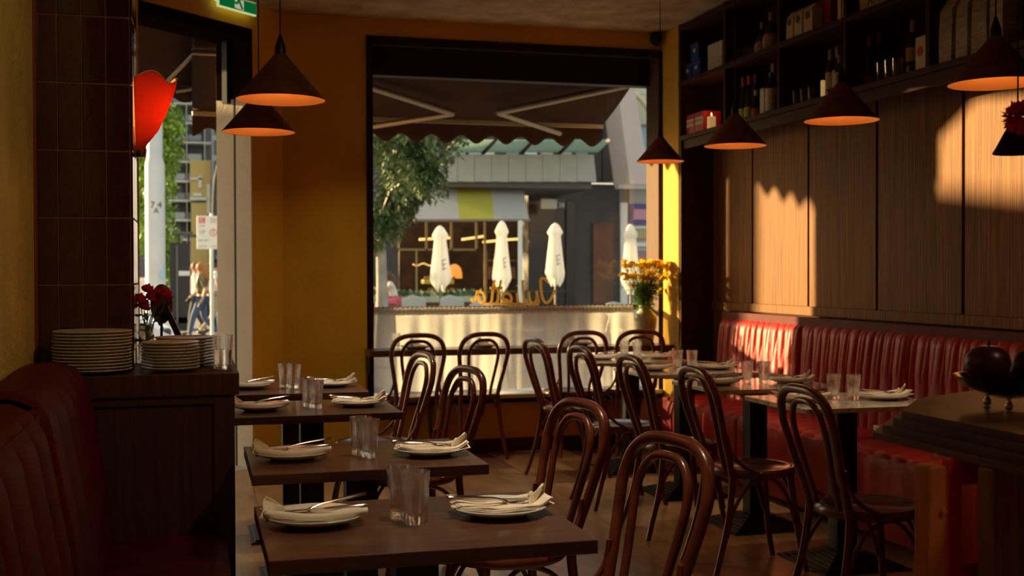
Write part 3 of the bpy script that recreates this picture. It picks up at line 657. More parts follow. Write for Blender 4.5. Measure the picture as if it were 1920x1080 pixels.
# red glass wall sconce on the pillar side
t = thing('wall_sconce', 'glowing red tulip glass sconce on the side of the tiled pillar', 'lamp', (-.205, 4.545, 1.79))
def sconce(u, v):
    a = -PI*.5*1.0 + PI*u; z = v*.265; prof = [(0, .022), (.12, .040), (.3, .078), (.55, .108), (.8, .132), (1, .142)]
    for (a0, r0), (a1, r1) in zip(prof, prof[1:]):
        if a0 <= v <= a1+1e-6: r = r0+(r1-r0)*(v-a0)/(a1-a0); break
    wv = v**3; zz = z + wv*.016*math.sin(a*5+.8); rr = r*(1+wv*.05*math.cos(a*5))
    return (rr*math.cos(a)+.004, rr*math.sin(a)*1.0, zz)
REDG = clothmat('red_glass', (.72, .15, .095), .6); CREG = clothmat('cased_cream_glass', (.85, .62, .30), .6)
g_ = obj('lamp_shade', sheet(bmn(), 48, 24, sconce), REDG, t, True, solid=.003)
obj('shade_lining', sheet(bmn(), 48, 24, lambda u, v: (lambda p: (p[0]*.965-.001, p[1]*.965, p[2]))(sconce(u, v))), CREG, t, True)
obj('rim', tube(bmn(), [sconce(i/48, 1.0) for i in range(49)], .0022, 6), plain('pale_rim', (.9, .8, .5), .4), t, True)
b = bmn(); lathe(b, [(0, -.02), (.016, -.018), (.02, 0), (.02, .012), (0, .014)], 16, (.022, 0, 0)); box(b, -.004, .006, -.03, .03, -.02, .09, .002); obj('bracket', b, BRASS, t, True)
BULB = plain('warm_bulb', (1, .8, .5), .5, emit=(1, .60, .25), est=9)
obj('bulb', lathe(bmn(), [(0, .02), (.010, .03), (.011, .05), (.020, .085), (.016, .11), (0, .118)], 14, (.052, 0, .04)), BULB, t, True)
d = bpy.data.lights.new('bulb_light', 'POINT'); o = bpy.data.objects.new('bulb_light', d); COL.objects.link(o); o.parent = t; o.location = (.055, 0, .185); d.energy = 1.9; d.color = (1, .62, .36); d.shadow_soft_size = .02

# ================================================================== PENDANTS
pd = thing('pendant_lamp', 'x', 'lamp', (0, 0, 1.93))
PR, PH = .146, .155
_sh = obj('lamp_shade', lathe(bmn(), [(PR, 0), (PR+.001, .002), (.016, PH), (0, PH)], 56), BRASS, pd, True)

obj('lining', lathe(bmn(), [(PR-.001, .0005), (.018, PH-.006), (0, PH-.006)], 56), BRASSI, _sh, True)
obj('socket', lathe(bmn(), [(.018, PH-.004), (.018, PH+.018), (.014, PH+.032), (.007, PH+.052), (.004, PH+.062), (0, PH+.064)], 20), BLK, pd, True)
obj('cord', tube(bmn(), [(0, 0, PH+.06), (0, 0, ZC-1.93)], .0024, 8), BLK, pd, True)
obj('bulb', lathe(bmn(), [(0, .055), (.014, .060), (.020, .075), (.017, .095), (.010, .115), (.010, PH-.02), (0, PH-.02)], 16), BULB, pd, True)
PEND = [((525, 188), 'upper left brass cone pendant hanging nearest over the wooden tables'), ((486, 248), 'lower left brass cone pendant partly behind the nearer one'),
        ((1227, 303), 'small brass cone pendant hanging before the yellow corner strip'), ((1373, 274), 'brass cone pendant below the red beer cartons'),
        ((1576, 227), 'brass cone pendant below the middle of the shelves'), ((1872, 158), 'brass cone pendant cropped by the right edge')]
ppos = [(.283, 3.95), (.263, 4.90), (2.79, 6.75), (2.49, 5.10), (2.50, 4.17), (2.50, 3.24)]
for (pxy, lb_), (x, y) in zip(PEND, ppos):
    z = W(*pxy, Y=y).z
    p = place(pd, USED, (x, y, z), 0, lb_, 'brass cone pendants')
    for c in p.children:
        if c.name.startswith('cord'): c.scale = (1, 1, 1); c.location = (0, 0, 0)
    d = bpy.data.lights.new('pendant_light', 'POINT'); o = bpy.data.objects.new('pendant_light', d); COL.objects.link(o); o.parent = p; o.location = (0, 0, .045); d.energy = .62; d.color = (1, .45, .13); d.shadow_soft_size = .018
t = thing('motion_sensor', 'small black sensor mounted high in the corner by the window', 'sensor', tuple(W(1230, 72, Y=8.42)))
obj('body', lathe(bmn(), [(0, -.05), (.03, -.045), (.046, -.02), (.048, .02), (.03, .04), (0, .045)], 20), BLK, t, True); obj('lens', lathe(bmn(), [(0, -.062), (.018, -.055), (.02, -.04)], 16), DKM, t, True); obj('mount', box(bmn(), -.012, .012, 0, .06, -.01, .02), BLK, t)
# dark cone with red dried bloom at the right edge
cpt = W(1900, 288, Y=2.35)
t = thing('hanging_planter', 'dark cone with a shaggy red bloom hanging at the right edge', 'planter', (cpt.x+.012, 2.35, cpt.z))
obj('cone', lathe(bmn(), [(.055, 0), (.056, .003), (.050, .012), (.012, .085), (0, .088)], 32), BLK, t, True)
obj('cord', tube(bmn(), [(0, 0, .085), (0, 0, ZC-cpt.z)], .002, 6), BLK, t)
b = bmn()
for i in range(420):
    v = Vector((random.gauss(0, 1), random.gauss(0, 1), random.gauss(0, 1))).normalized(); leafcard(b, W(1914, 220, Y=2.32)-t.location+v*.028*random.uniform(.4, 1), v, .020, .012)
obj('bloom', b, clothmat('red_dried_bloom', (1, .13, .06), .45), t)

# ================================================================== BENTWOOD CHAIRS
def hoop(wb_, wt, zt, zm, y0, lean, z0):      # bottle-shaped bow in the x-z plane, leaning back (local -y)
    L = [(-wb_, z0), (-wb_*1.02, z0+.06), (-(wb_*.45+wt*.55), (z0+zm)/2+.03), (-wt*.985, zm-.03), (-wt, zm+.03), (-wt*.86, zt-.045), (-wt*.52, zt-.008), (0, zt)]
    P = L + [(-x, z) for x, z in L[:-1]][::-1]
    return [(x, y0 - lean*max(0, z-.46)/.44 - .008*math.sin(max(0, z-.46)*6), z) for x, z in P]
def make_chair():
    t = thing('bentwood_chair', 'x', 'chair')
    obj('seat', lathe(bmn(), [(0, .456), (.150, .457), (.165, .463), (.185, .4635), (.195, .458), (.197, .446), (.192, .430), (.150, .428), (0, .430)], 44), SEATW, t, True)
    obj('seat_frame', lathe(bmn(), [(.192, .429), (.198, .436), (.2, .446), (.1965, .456), (.190, .4645), (.184, .464)], 44), CHAIRW, t, True)
    R0 = .0158
    # outer bow rises from the seat sides; rear legs continue below
    P = spl(hoop(.142, .186, .905, .76, -.165, .115, .44), 5)
    b = bmn(); tube(b, P, [R0*(1.0+.10*max(0, (p.z-.7)/.2)) for p in P], 10); obj('back_bow', b, CHAIRW, t, True)
    P = spl(hoop(.082, .112, .862, .74, -.168, .108, .455), 5)
    b = bmn(); tube(b, P, .0125, 8); obj('inner_bow', b, CHAIRW, t, True)
    for s in (-1, 1):
        pts = spl([(s*.142, -.165, .47), (s*.148, -.166, .40), (s*.156, -.19, .24), (s*.168, -.235, .08), (s*.180, -.262, 0)], 4)
        b = bmn(); tube(b, pts, [.0175-.0045*i/len(pts) for i in range(len(pts))], 10); obj('leg', b, CHAIRW, t, True)
        pts = spl([(s*.125, .128, .432), (s*.136, .142, .30), (s*.150, .165, .12), (s*.160, .192, 0)], 4)
        b = bmn(); tube(b, pts, [.0175-.005*i/len(pts) for i in range(len(pts))], 10); obj('leg', b, CHAIRW, t, True)
        # curved stay between front and rear leg
        pts = spl([(s*.160, -.198, .17), (s*.160, -.165, .29), (s*.155, -.10, .385), (s*.150, -.02, .422), (s*.148, .04, .410), (s*.146, .10, .34), (s*.148, .140, .22)], 4)
        b = bmn(); tube(b, pts, .0085, 8); obj('stay', b, CHAIRW, t, True)
        # bracket from bow to seat rim
        pts = spl([(s*.160, -.195, .62), (s*.164, -.180, .55), (s*.178, -.13, .49), (s*.190, -.06, .455)], 4)
        b = bmn(); tube(b, pts, .009, 8); obj('bracket', b, CHAIRW, t, True)
    pts = spl([(-.155, .175, .13), (-.140, .145, .30), (-.09, .120, .40), (0, .11, .424), (.09, .120, .40), (.140, .145, .30), (.155, .175, .13)], 4)
    b = bmn(); tube(b, pts, .0085, 8); obj('stay', b, CHAIRW, t, True)
    return t
ch = make_chair()
def chair_at(topx, topy, face, label, group):   # bow top position, facing direction angle of +y local
    off = Vector((0, -.165-.115*1.01-.004, 0)); off.rotate(Euler((0, 0, face-PI/2)))
    place(ch, USED, (topx-off.x, topy-off.y, 0), face-PI/2, label, group)
RD = math.radians
CW = 'bentwood chairs at the window bar'; CL = 'bentwood chairs at the dark tables'; CR = 'bentwood chairs at the marble tables'
for x, y, f, lb_ in ((1.515, 8.05, 87, 'dark bentwood chair at the window bar, leftmost of the four'), (2.00, 8.06, 99, 'dark bentwood chair at the window bar, second from the left'),
                     (2.74, 8.06, 95, 'dark bentwood chair at the window bar, third from the left'), (3.18, 8.06, 90, 'dark bentwood chair at the window bar before the vase')):
    chair_at(x, y, RD(f), lb_, CW)
for x, y, f, lb_ in ((1.204, 2.835, 193, 'mahogany bentwood chair nearest the camera at the nearest dark table'), (1.245, 3.694, 191, 'mahogany bentwood chair at the second dark table from the camera'),
                     (1.198, 5.156, 194, 'mahogany bentwood chair at the third dark table from the camera'), (1.184, 6.136, 190, 'mahogany bentwood chair at the farthest dark table')):
    chair_at(x, y, RD(f), lb_, CL)
for x, y, f, lb_ in ((2.128, 7.291, 8, 'sun rimmed bentwood chair at the marble table nearest the window'), (2.136, 6.388, 4, 'bentwood chair at the second marble table from the window'),
                     (2.154, 5.626, 2, 'bentwood chair at the middle marble table'), (2.167, 4.858, 0, 'bentwood chair with red lit seat at the fourth marble table'), (2.178, 3.92, 0, 'bentwood chair at the nearest marble table by the counter')):
    chair_at(x, y, RD(f), lb_, CR)

# ================================================================== TABLES AND SETTINGS
def ribbed_base(t, rx, ry):
    b = bmn(); n = 7
    for k in range(n):
        f = 1-k*.105; box(b, -rx*f, rx*f, -ry*f, ry*f, .0+k*.009, .006+k*.009, .0012)
        box(b, -rx*f+.006, rx*f-.006, -ry*f+.006, ry*f-.006, .006+k*.009, .0091+k*.009)
    obj('foot_plate', b, BLK, t)
def make_table(top, w_, d_, th, nm):
    t = thing(nm, 'x', 'table')
    obj('tabletop', box(bmn(), -w_/2, w_/2, -d_/2, d_/2, .75-th, .75, .0025), top, t)
    obj('pedestal', box(bmn(), -.05, .05, -.045, .045, .064, .735-th, .003), BLK, t)
    obj('mounting_plate', box(bmn(), -.20, .20, -.18, .18, .735-th, .7497-th), BLK, t)
    ribbed_base(t, .22, .22); return t
tw_ = make_table(TABLEW, .715, .59, .032, 'dining_table'); tm = make_table(MARB, .70, .585, .022, 'marble_table')
LT = [(.503, 2.735, 'nearest dark table'), (.520, 3.79, 'second dark table'), (.498, 5.20, 'third dark table'), (.487, 6.115, 'farthest dark table')]
RT = [(2.875, 7.49, 'marble table nearest the window'), (2.87, 6.57, 'second marble table from the window'), (2.868, 5.64, 'middle marble table'), (2.885, 4.80, 'fourth marble table from the window'), (2.875, 3.69, 'marble table behind the dark counter')]
TL = ['dark stained square table nearest the camera', 'dark stained square table, second from the camera', 'dark stained square table, third from the camera', 'dark stained square table farthest from the camera, by the yellow wall']
TR = ['marble topped table nearest the window', 'marble topped table second from the window', 'marble topped table in the middle of the red banquette', 'marble topped table, second from the near end of the banquette row', 'marble topped table half hidden behind the dark counter']
for (x, y, _), lb_ in zip(LT, TL): place(tw_, USED, (x, y, 0), 0, lb_, 'dark dining tables')
for (x, y, _), lb_ in zip(RT, TR): place(tm, USED, (x, y, 0), 0, lb_, 'marble tables along the banquette')

PL = obj('dinner_plate', plate_mesh(.118, .020), PORC, None, True)
def napkin_mesh(seed=0, kind=0):
    rd = random.Random(seed); b = bmn()
    def zz(x, y): r = math.hypot(x*.9, y); return .0125 + .012*max(0, (r-.055)/.07)**1.3
    for k in range(3):      # three folded layers
        o = .0035*k; sx = -.126+.004*k; ex = .112-.006*k; wy = .050-.002*k; ph = rd.uniform(0, 6)
        def f(u, v, o=o, sx=sx, ex=ex, wy=wy, ph=ph):
            x = sx+(ex-sx)*u; y = (-wy+2*wy*v) + .006*math.sin(u*5+ph) - .020*(u-.5)
            return (x, y, zz(x, y)+.003+o + .0015*math.sin(u*14+ph+v*3) + (.012*max(0, .12-u)/.12 if k else 0))
        sheet(b, 22, 8, f)
    def roll(u, v):   # rolled near edge
        x = -.120+.236*u; a = v*2*PI; return (x, -.046+.0095*math.cos(a) - .020*(u-.5)+.004*math.sin(u*5), zz(x, -.046)+.011+.0075*math.sin(a)+.002*math.sin(u*9))
    sheet(b, 18, 10, roll)
    def flap(u, v):   # the corner standing up at the diner's end
        w_ = (1-v)**.7; c_ = (u-.5)*w_; return (-.098+.066*c_-.012*v+.004*math.sin(v*5), -.006+.070*c_+.008*math.sin(u*PI), .024+.044*v+.004*math.sin(u*9)*(1-v))
    sheet(b, 10, 8, flap)
    def flap2(u, v):
        w_ = 1-.5*v; return (-.132+.045*u+.012*v, (-.046+.050*u)*w_-.008, .020+.024*v+.006*math.sin(u*9+1))
    sheet(b, 10, 4, flap2)
    return b
NP = [obj('napkin', napkin_mesh(s), LINEN, None, True, solid=.0022) for s in (1, 2)]
def fork_mesh():
    b = bmn(); prof = [(-.082, .001, .0058), (-.065, -.004, .0105), (-.045, -.005, .0115), (-.035, -.003, .009), (-.022, .002, .0035), (.0, .003, .0028), (.05, .002, .0040), (.095, .000, .0062), (.112, -.002, .0055), (.116, -.002, .002)]
    def f(u, v):
        i = min(int(u*9), 8); k = u*9-i; a, c = prof[i], prof[i+1]; x = a[0]+(c[0]-a[0])*k; z = a[1]+(c[1]-a[1])*k; w_ = a[2]+(c[2]-a[2])*k; return (x, (v*2-1)*w_, z)
    sheet(b, 12, 2, lambda u, v: f(.28+.16*u, v))
    tube(b, [(-.036, 0, -.002), (-.022, 0, .003), (0, 0, .005), (.05, 0, .004), (.09, 0, .002), (.114, 0, .001), (.119, 0, .001)], [.0085, .0040, .0036, .0048, .0070, .0068, .003], 8, flat=.5)
    for j in range(4):
        y = -.0092+.0061*j; tube(b, spl([(-.044, y*.9, -.005), (-.060, y, -.004), (-.084, y*.93, .003)], 3), [.0017]*6+[.0010], 5)
    return b
def knife_mesh():
    b = bmn(); pts = [(-.105, .0), (-.10, .007), (-.08, .0100), (-.02, .0085), (0, .0050), (.012, .0055), (.10, .0075), (.112, .0035), (.112, -.0035), (.10, -.0060), (.012, -.0048), (0, -.0045), (-.09, -.0045)]
    slab(b, [(x, y, 0) for x, y in pts], (0, 0, .0018)); tube(b, [(.008, 0, .001), (.02, 0, .001), (.06, 0, .001), (.10, 0, .001), (.113, 0, .001)], [.0045, .0060, .0066, .0078, .004], 8, flat=.55); return b
FK = obj('fork', fork_mesh(), STEEL, None, True, solid=.0016); KN = obj('knife', knife_mesh(), STEEL, None, True)
FIRST = set()
def inst(o, loc, rot, label, cat, group):
    if o.name in FIRST: o = o.copy(); COL.objects.link(o)
    else: FIRST.add(o.name)
    o.location = loc; o.rotation_euler = rot; return tag(o, label, cat, group)
def setting(x, y, z, rz, where, k=0, cut=True):
    inst(PL, (x, y, z), (0, 0, random.uniform(0, 6)), 'white dinner plate, %s' % where, 'plate', 'dinner plates laid on the tables')
    inst(NP[k % 2], (x, y, z+.0), (0, 0, rz+random.uniform(-.10, .10)), 'folded cream napkin, %s' % where, 'napkin', 'folded napkins on the plates')
    if not cut: return
    m = Matrix.Rotation(rz, 4, 'Z'); a = m @ Vector((.018, .012, 0)); c = m @ Vector((.010, -.012, 0))
    f = .5+random.uniform(-.1, .1)
    inst(FK, (x+a.x, y+a.y, z+.037), Euler((0, -.13, rz+.26+random.uniform(-.08, .08))), 'steel fork, %s' % where, 'fork', 'forks laid on the napkins')
    inst(KN, (x+c.x, y+c.y, z+.034), Euler((0, -.04, rz-.02+random.uniform(-.08, .08))), 'steel knife, %s' % where, 'knife', 'knives laid on the napkins')
side = lambda s, tb_: '%s place of the %s' % (s, tb_)
LP = [((.270, 2.785), (.728, 2.765)), ((.296, 3.778), (.751, 3.74)), ((.270, 5.157), (.715, 5.205)), ((.275, 6.15), (.705, 6.134))]
for i, ((a, c), (x, y, nm)) in enumerate(zip(LP, LT)):
    setting(a[0]+.005, a[1], .7505, .06, side('left', nm), i); setting(c[0]-.01, c[1], .7505, PI-.06, side('right', nm), i+1)
for i, (x, y, nm) in enumerate(RT):
    setting(x-.205, y+.02, .7505, .10, side('left', nm), i); setting(x+.195, y-.02, .7505, PI-.08, side('right', nm), i+1)
for i, (x, lb_) in enumerate(((1.56, 'behind the leftmost bar chair'), (2.06, 'behind the second bar chair'), (2.80, 'behind the third bar chair'))):
    setting(x, 8.385, .7905, -PI/2, 'on the window bar '+lb_, i, cut=False)
# tumblers, two to a table
GL = [((.478, 2.775), (.500, 2.705)), ((.520, 3.785), (.536, 3.715)), ((.490, 5.205), (.512, 5.135)), ((.452, 6.10), (.492, 6.04))]
for (a, c), (x, y, nm) in zip(GL, LT):
    tumbler(a[0], a[1], .7505, 'clear fluted tumbler, the farther of two on the %s' % nm, group='tumblers on the tables'); tumbler(c[0], c[1], .7505, 'clear fluted tumbler, the nearer of two on the %s' % nm, group='tumblers on the tables')
for i, (x, y, nm) in enumerate(RT):
    tumbler(x-.035, y+.02, .7505, 'clear fluted tumbler, the left of two on the %s' % nm, .95, 'tumblers on the tables'); tumbler(x+.035, y-.035, .7505, 'clear fluted tumbler, the right of two on the %s' % nm, .95, 'tumblers on the tables')
tumbler(1.42, 8.42, .7905, 'clear fluted tumbler standing on the window bar', .9)

# ================================================================== FLOWERS ON THE WINDOW BAR
vx, vy = 3.345, 8.40
t = thing('flower_vase', 'pale green glazed vase on the window bar', 'vase', (vx, vy, .7905))
CELA = mat('celadon_glaze', (.60, .62, .40), .25, var=.18, scale=(12, 12, 4), coat=.4)
obj('body', lathe(bmn(), [(0, 0), (.058, 0), (.062, .006), (.072, .06), (.088, .14), (.092, .19), (.085, .225), (.060, .250), (.046, .262), (.044, .285), (.050, .300), (.046, .300), (.040, .284), (.040, .262), (.055, .245), (.08, .2), (.05, .02), (0, .01)], 40), CELA, t, True)
t = thing('flower_bouquet', 'bouquet of yellow chrysanthemums in the pale green vase', 'flowers', (vx, vy, .7905))
CHR = clothmat('yellow_petals', (1, .86, .05), .4); CHRM = [CHR, clothmat('deep_yellow_petals', (1, .70, .03), .4)]
def pompon(seed):
    rd = random.Random(seed); b = bmn()
    for i in range(60):
        z = rd.uniform(-.15, 1); a = rd.uniform(0, 2*PI); s_ = math.sqrt(1-min(1, abs(z))**2); v = Vector((s_*math.cos(a), s_*math.sin(a), z*.75)); leafcard(b, v*.006, v, .024, .0065)
    return b
protos = [obj('bloom', pompon(i), CHRM[i % 2], t) for i in range(4)]
stm = bmn(); lvs = bmn(); rd = random.Random(11)
for i in range(112):
    if i < 34: px, py = rd.uniform(1172, 1248), rd.uniform(490, 502)
    elif i < 96: px, py = rd.uniform(1166, 1252), rd.uniform(496, 526)
    else: px, py = rd.uniform(1165, 1248), rd.uniform(515, 545)
    c = W(px, py, Y=vy) - t.location; dy = rd.uniform(-.10, .065); c.y += dy
    s_ = rd.uniform(.75, 1.1); rot = (rd.uniform(-.5, .5), rd.uniform(-.5, .5), rd.uniform(0, 6))
    if i < 4: o = protos[i]; o.location = c; o.rotation_euler = rot; o.scale = (s_,)*3
    else: ref('bloom', protos[i % 4], t, c, rot, (s_,)*3)
    tube(stm, spl([(rd.uniform(-.02, .02), rd.uniform(-.02, .02), .26), (c.x*.45, c.y*.45, .26+(c.z-.26)*.5), (c.x, c.y, c.z)], 3), .0016, 5)
for i in range(1500):
    h_ = rd.uniform(.27, .47); k = (h_-.22)/.25; c = Vector((rd.gauss(0, .055*k+.012), rd.gauss(0, .045*k+.01), h_)); leafcard(lvs, c, (rd.gauss(c.x*12, 1), rd.gauss(c.y*12, 1), rd.uniform(-.5, .9)), .036, .009)
obj('stem', stm, STEMG, t)['kind'] = 'stuff'; obj('foliage', lvs, LEAF, t)['kind'] = 'stuff'

# ================================================================== FOREGROUND COUNTER
ct = thing('host_counter', 'dark moulded wooden counter with an orange post in the right foreground', 'counter')
poly = [(1.300, -.6), (1.415, 1.35), (1.425, 2.14), (1.60, 2.34), (1.90, 2.49), (3.0, 2.60), (3.0, -.6)]
def off(poly, d):
    c = Vector((2.4, 1.0)); return [((x-(d if x < 2 else 0)), y+(d if y > 1.4 else 0)) for x, y in poly]
obj('top', prism(bmn(), poly, 1.025, 1.05), COUNTW, ct)
for d_, z0_, z1_ in ((.012, 1.018, 1.034), (.028, 1.002, 1.0178), (.042, .988, 1.0018)): obj('moulding', prism(bmn(), off(poly, d_), z0_, z1_), COUNTW, ct)
pp_ = W(1753, 900, Y=1.85)
b = bmn(); box(b, pp_.x-.020, pp_.x+.018, 1.84, 1.885, 0, .987, .004); obj('post', b, ORW, ct)
for py in (857, 958):
    q = W(1752 if py == 857 else 1768, py, Y=1.84); obj('peg', lathe(bmn(), [(0, -.006), (.006, -.004), (.007, 0), (0, 0)], 12), ORW, ct, True, loc=tuple(q)).rotation_euler = (-PI/2, 0, 0)
b = bmn(); q0 = W(1773, 900, Y=1.9).x; q1 = W(1850, 900, Y=1.9).x; xo0 = W(1797, 900, Y=1.9).x; xo1 = W(1846, 900, Y=1.9).x; zt_ = W(1800, 908, Y=1.9).z; zb_ = W(1800, 1056, Y=1.9).z
box(b, q0, xo0, 1.89, 1.91, 0, .987); box(b, xo1, q1+.02, 1.89, 1.91, 0, .987); box(b, xo0, xo1, 1.89, 1.91, zt_, .987); box(b, xo0, xo1, 1.89, 1.91, 0, zb_)
obj('red_frame', b, REDP, ct)
xs_ = W(1846, 900, Y=1.80).x; obj('side_panel', box(bmn(), xs_, 2.6, 1.78, 1.82, 0, .987, .003), mat('brown_panel_veneer', (.20, .10, .035), .45, var=.4, scale=(60, 60, 4)), ct)
# bowl on ball feet with a dark red fruit
bp_ = W(1893, 705, Y=2.12); zb0 = 1.05
t = thing('footed_bowl', 'dark glass bowl on silver ball feet on the counter', 'bowl', (bp_.x+.0, 2.12, zb0))
rb = .112; zr = bp_.z-zb0
obj('bowl', lathe(bmn(), [(0, .022), (.03, .022), (.065, .035), (.095, zr*.7), (rb, zr), (rb+.003, zr+.001), (rb-.004, zr), (.090, zr*.72), (.06, .041), (0, .028)], 44), plain('dark_glass', (.020, .010, .006), .08, coat=.5), t, True)
for k in range(3):
    a = PI*1.28 + 2*PI*k/3; o = obj('foot', lathe(bmn(), [(0, 0), (.007, .002), (.009, .009), (.006, .016), (.004, .020), (.007, .030), (0, .036)], 14), STEEL, t, True, loc=(.052*math.cos(a), .052*math.sin(a), 0))
fp = W(1852, 682, Y=2.12)
t = thing('red_fruit', 'large dark red glossy ball lying in the footed bowl', 'fruit', (fp.x, 2.12, fp.z))
obj('skin', lathe(bmn(), [(0, -.044), (.024, -.040), (.041, -.022), (.0475, 0), (.042, .020), (.026, .036), (.010, .039), (0, .036)], 32), plain('dark_red_skin', (.07, .005, .006), .35, coat=.15), t, True)
obj('stalk', tube(bmn(), [(0, 0, .034), (.004, 0, .048)], .003, 6), DKM, t)
fp = W(1925, 690, Y=2.15)
tag(obj('dark_fruit', lathe(bmn(), [(0, -.03), (.03, -.02), (.036, 0), (.02, .03), (0, .045)], 24), plain('dark_skin', (.03, .008, .006), .3), None, True, loc=(fp.x, 2.15, fp.z)), 'small dark fruit at the right edge of the footed bowl', 'fruit')

# ================================================================== OUTDOORS
GRD = struct('ground', box(bmn(), -90, 120, 8.79, 260, -.10, -.02), mat('grey_asphalt', (.20, .20, .20), .9, var=.15, scale=(2, 2, 2)))
struct('pavement', box(bmn(), -6, 12, 8.80, 12.2, -.02, -.004), mat('pale_paving', (.42, .40, .37), .85, var=.12, scale=(3, 3, 3)))
struct('threshold', (lambda b: dbox(b, uL, uR, 0, .30, -.05, .001))(bmn()), mat('pale_concrete', (.42, .38, .31), .8, var=.15, scale=(6, 6, 6)))
def P2(x, y, Y): return W(x, y, Y=Y)
def quadY(bm, pts, Y, th=.1):        # upright shape at depth Y, real thickness behind it
    slab(bm, [P2(x, y, Y) for x, y in pts], (0, th, 0)); return bm
def rectY(bm, x0, y0, x1, y1, Y, th=.1):
    a = P2(x0, y0, Y); c = P2(x1, y1, Y); return box(bm, min(a.x, c.x), max(a.x, c.x), Y, Y+th, min(a.z, c.z), max(a.z, c.z))
# --- shop awning over the window
aw = thing('awning', 'dark brown folding-arm awning over the shop window', 'awning')
ax0, ax1, ya, yb_, za, zv = .00, 3.50, 8.88, 9.80, 2.97, 2.64
def awf(u, v): x = ax0+(ax1+.0-ax0)*u; return (x, ya+(yb_-ya)*v, za+(zv-za)*v-.02*math.sin(v*PI))
obj('cloth', sheet(bmn(), 20, 10, awf), AWN, aw, True, solid=.004)
def val(u, v):
    x = ax0+(ax1-ax0)*u; z1_ = zv-.155-.035*math.cos((x-ax0)*2*PI/.262) ; return (x, yb_+.012+.004*math.sin(x*9), zv+(z1_-zv)*v)
obj('valance', sheet(bmn(), 150, 4, val), AWN, aw, True, solid=.003)
obj('cassette', box(bmn(), ax0, ax1+.06, 8.79, 8.94, 2.97, 3.09, .02), DKM, aw)
obj('front_bar', box(bmn(), ax0, ax1, yb_-.03, yb_+.01, zv-.03, zv+.01, .004), ALU, aw)
obj('torsion_bar', tube(bmn(), [(ax0, 8.86, 2.945), (ax1, 8.86, 2.930)], .012, 8), ALU, aw, True)
def arm(m0, el, m1):
    g = thing_part = bmn(); tube(g, [m0, el], .028, 8); obj('arm', g, ALU, aw, True); g = bmn(); tube(g, [el, m1], .024, 8); obj('forearm', g, ALU, aw, True)
arm(P2(1176, 160, 8.95), P2(932, 211, 9.30), P2(1050, 250, 9.72)); arm(P2(560, 120, 8.95), P2(850, 213, 9.30), P2(660, 243, 9.72))
# --- awning outside the corner doorway
aw2 = thing('awning', 'dark awning with thin folded arms outside the corner doorway', 'awning')
obj('cloth', sheet(bmn(), 10, 6, lambda u, v: (-.95+.95*u, 8.5+1.15*v, 3.42-.59*v)), AWN, aw2, True, solid=.004)
obj('valance', sheet(bmn(), 40, 3, lambda u, v: (-.95+.95*u, 9.66, 2.83-(.105+.03*math.cos(u*20))*v)), AWN, aw2, True, solid=.003)
b = bmn(); dbox(b, -2.4, -.20, .305, .37, 3.0, 3.10, .01); obj('cassette', b, FLATD, aw2)
b = bmn(); tube(b, [P2(262, 23, 8.60), P2(396, 62, 9.0)], .012, 8); obj('torsion_bar', b, ALU, aw2, True)
for k_, (p_, q_, r_) in enumerate((((397, 66, 9.0), (298, 168, 9.35), .016), ((397, 66, 9.02), (398, 160, 9.45), .012), ((330, 172, 9.55), (402, 161, 9.5), .012))):
    b = bmn(); tube(b, [P2(*p_), P2(*q_)], r_, 8); obj(('arm', 'side_bar', 'forearm')[k_], b, ALU, aw2, True)

# --- across the street: the front block
DKF = mat('charcoal_cladding', (.055, .052, .050), .6, var=.2, scale=(1, 1, 1)); PALEG = plain('pale_grey_fascia', (.40, .40, .37), .6, var=.06, scale=(3, 1, 3))
bl = thing('shop_building', 'charcoal shop building across the street with a grey canopy', 'building')
b = bmn(); Y0 = 32.0
rectY(b, 560, -60, 748, 640, Y0, 1.0); rectY(b, 990, 343, 1162, 640, Y0-.0, 1.0); rectY(b, 748, -60, 1400, 343, Y0+.0, 1.0); rectY(b, 748, 575, 990, 640, Y0, .6)
obj('wall', b, DKF, bl)
for i in range(3): b = bmn(); rectY(b, 1062+34*i, 232, 1094+34*i, 338, Y0-.12, .1); obj('cladding_panel', b, DKF, bl)
for i in range(9):
    x = 826+32*i
    b = bmn(); quadY(b, [(x, 290-.15*(i)+(0 if i else 0)), (x+31.3, 290), (x+31.3+(5 if i == 8 else 0), 341), (x-(5 if i == 0 else 0), 340)], 29.0, .12); obj('fascia_panel', b, PALEG, bl)
b = bmn(); box(b, P2(826, 300, 29).x, P2(1112, 300, 29).x, 29.13, 32, P2(900, 332, 29).z-.25, P2(900, 332, 29).z); obj('canopy_slab', b, plain('dark_soffit', (.10, .09, .085), .8), bl)
GG = clothmat('green_tinted_glass', (.50, .66, .55), .5, .2, (2, 2, 2))
for i in range(4):
    b = bmn(); x = 848+72*i; slab(b, [P2(x-12, 286, 29.3), P2(x+57, 286, 29.3), P2(x+80, 264, 27.8), P2(x+10, 264, 27.8)], (0, 0, .03)); obj('glass_panel', b, GG, bl)
    b = bmn(); tube(b, [P2(x-14, 287, 29.25), P2(x+9, 262, 27.7)], .05, 6); obj('rib', b, DKM, bl)
for i, (x, c) in enumerate(((850, (.6, .65, .6)), (880, (.5, .52, .5)), (905, (.75, .75, .7)), (950, (.3, .33, .32)), (985, (.8, .8, .75)), (1015, (.6, .45, .35)), (1050, (.62, .5, .4)), (1080, (.35, .36, .34)))):
    b = bmn(); rectY(b, x, 283, x+22, 292, 31.8, .1); obj('upper_window', b, plain('far_glass', c, .4), bl)
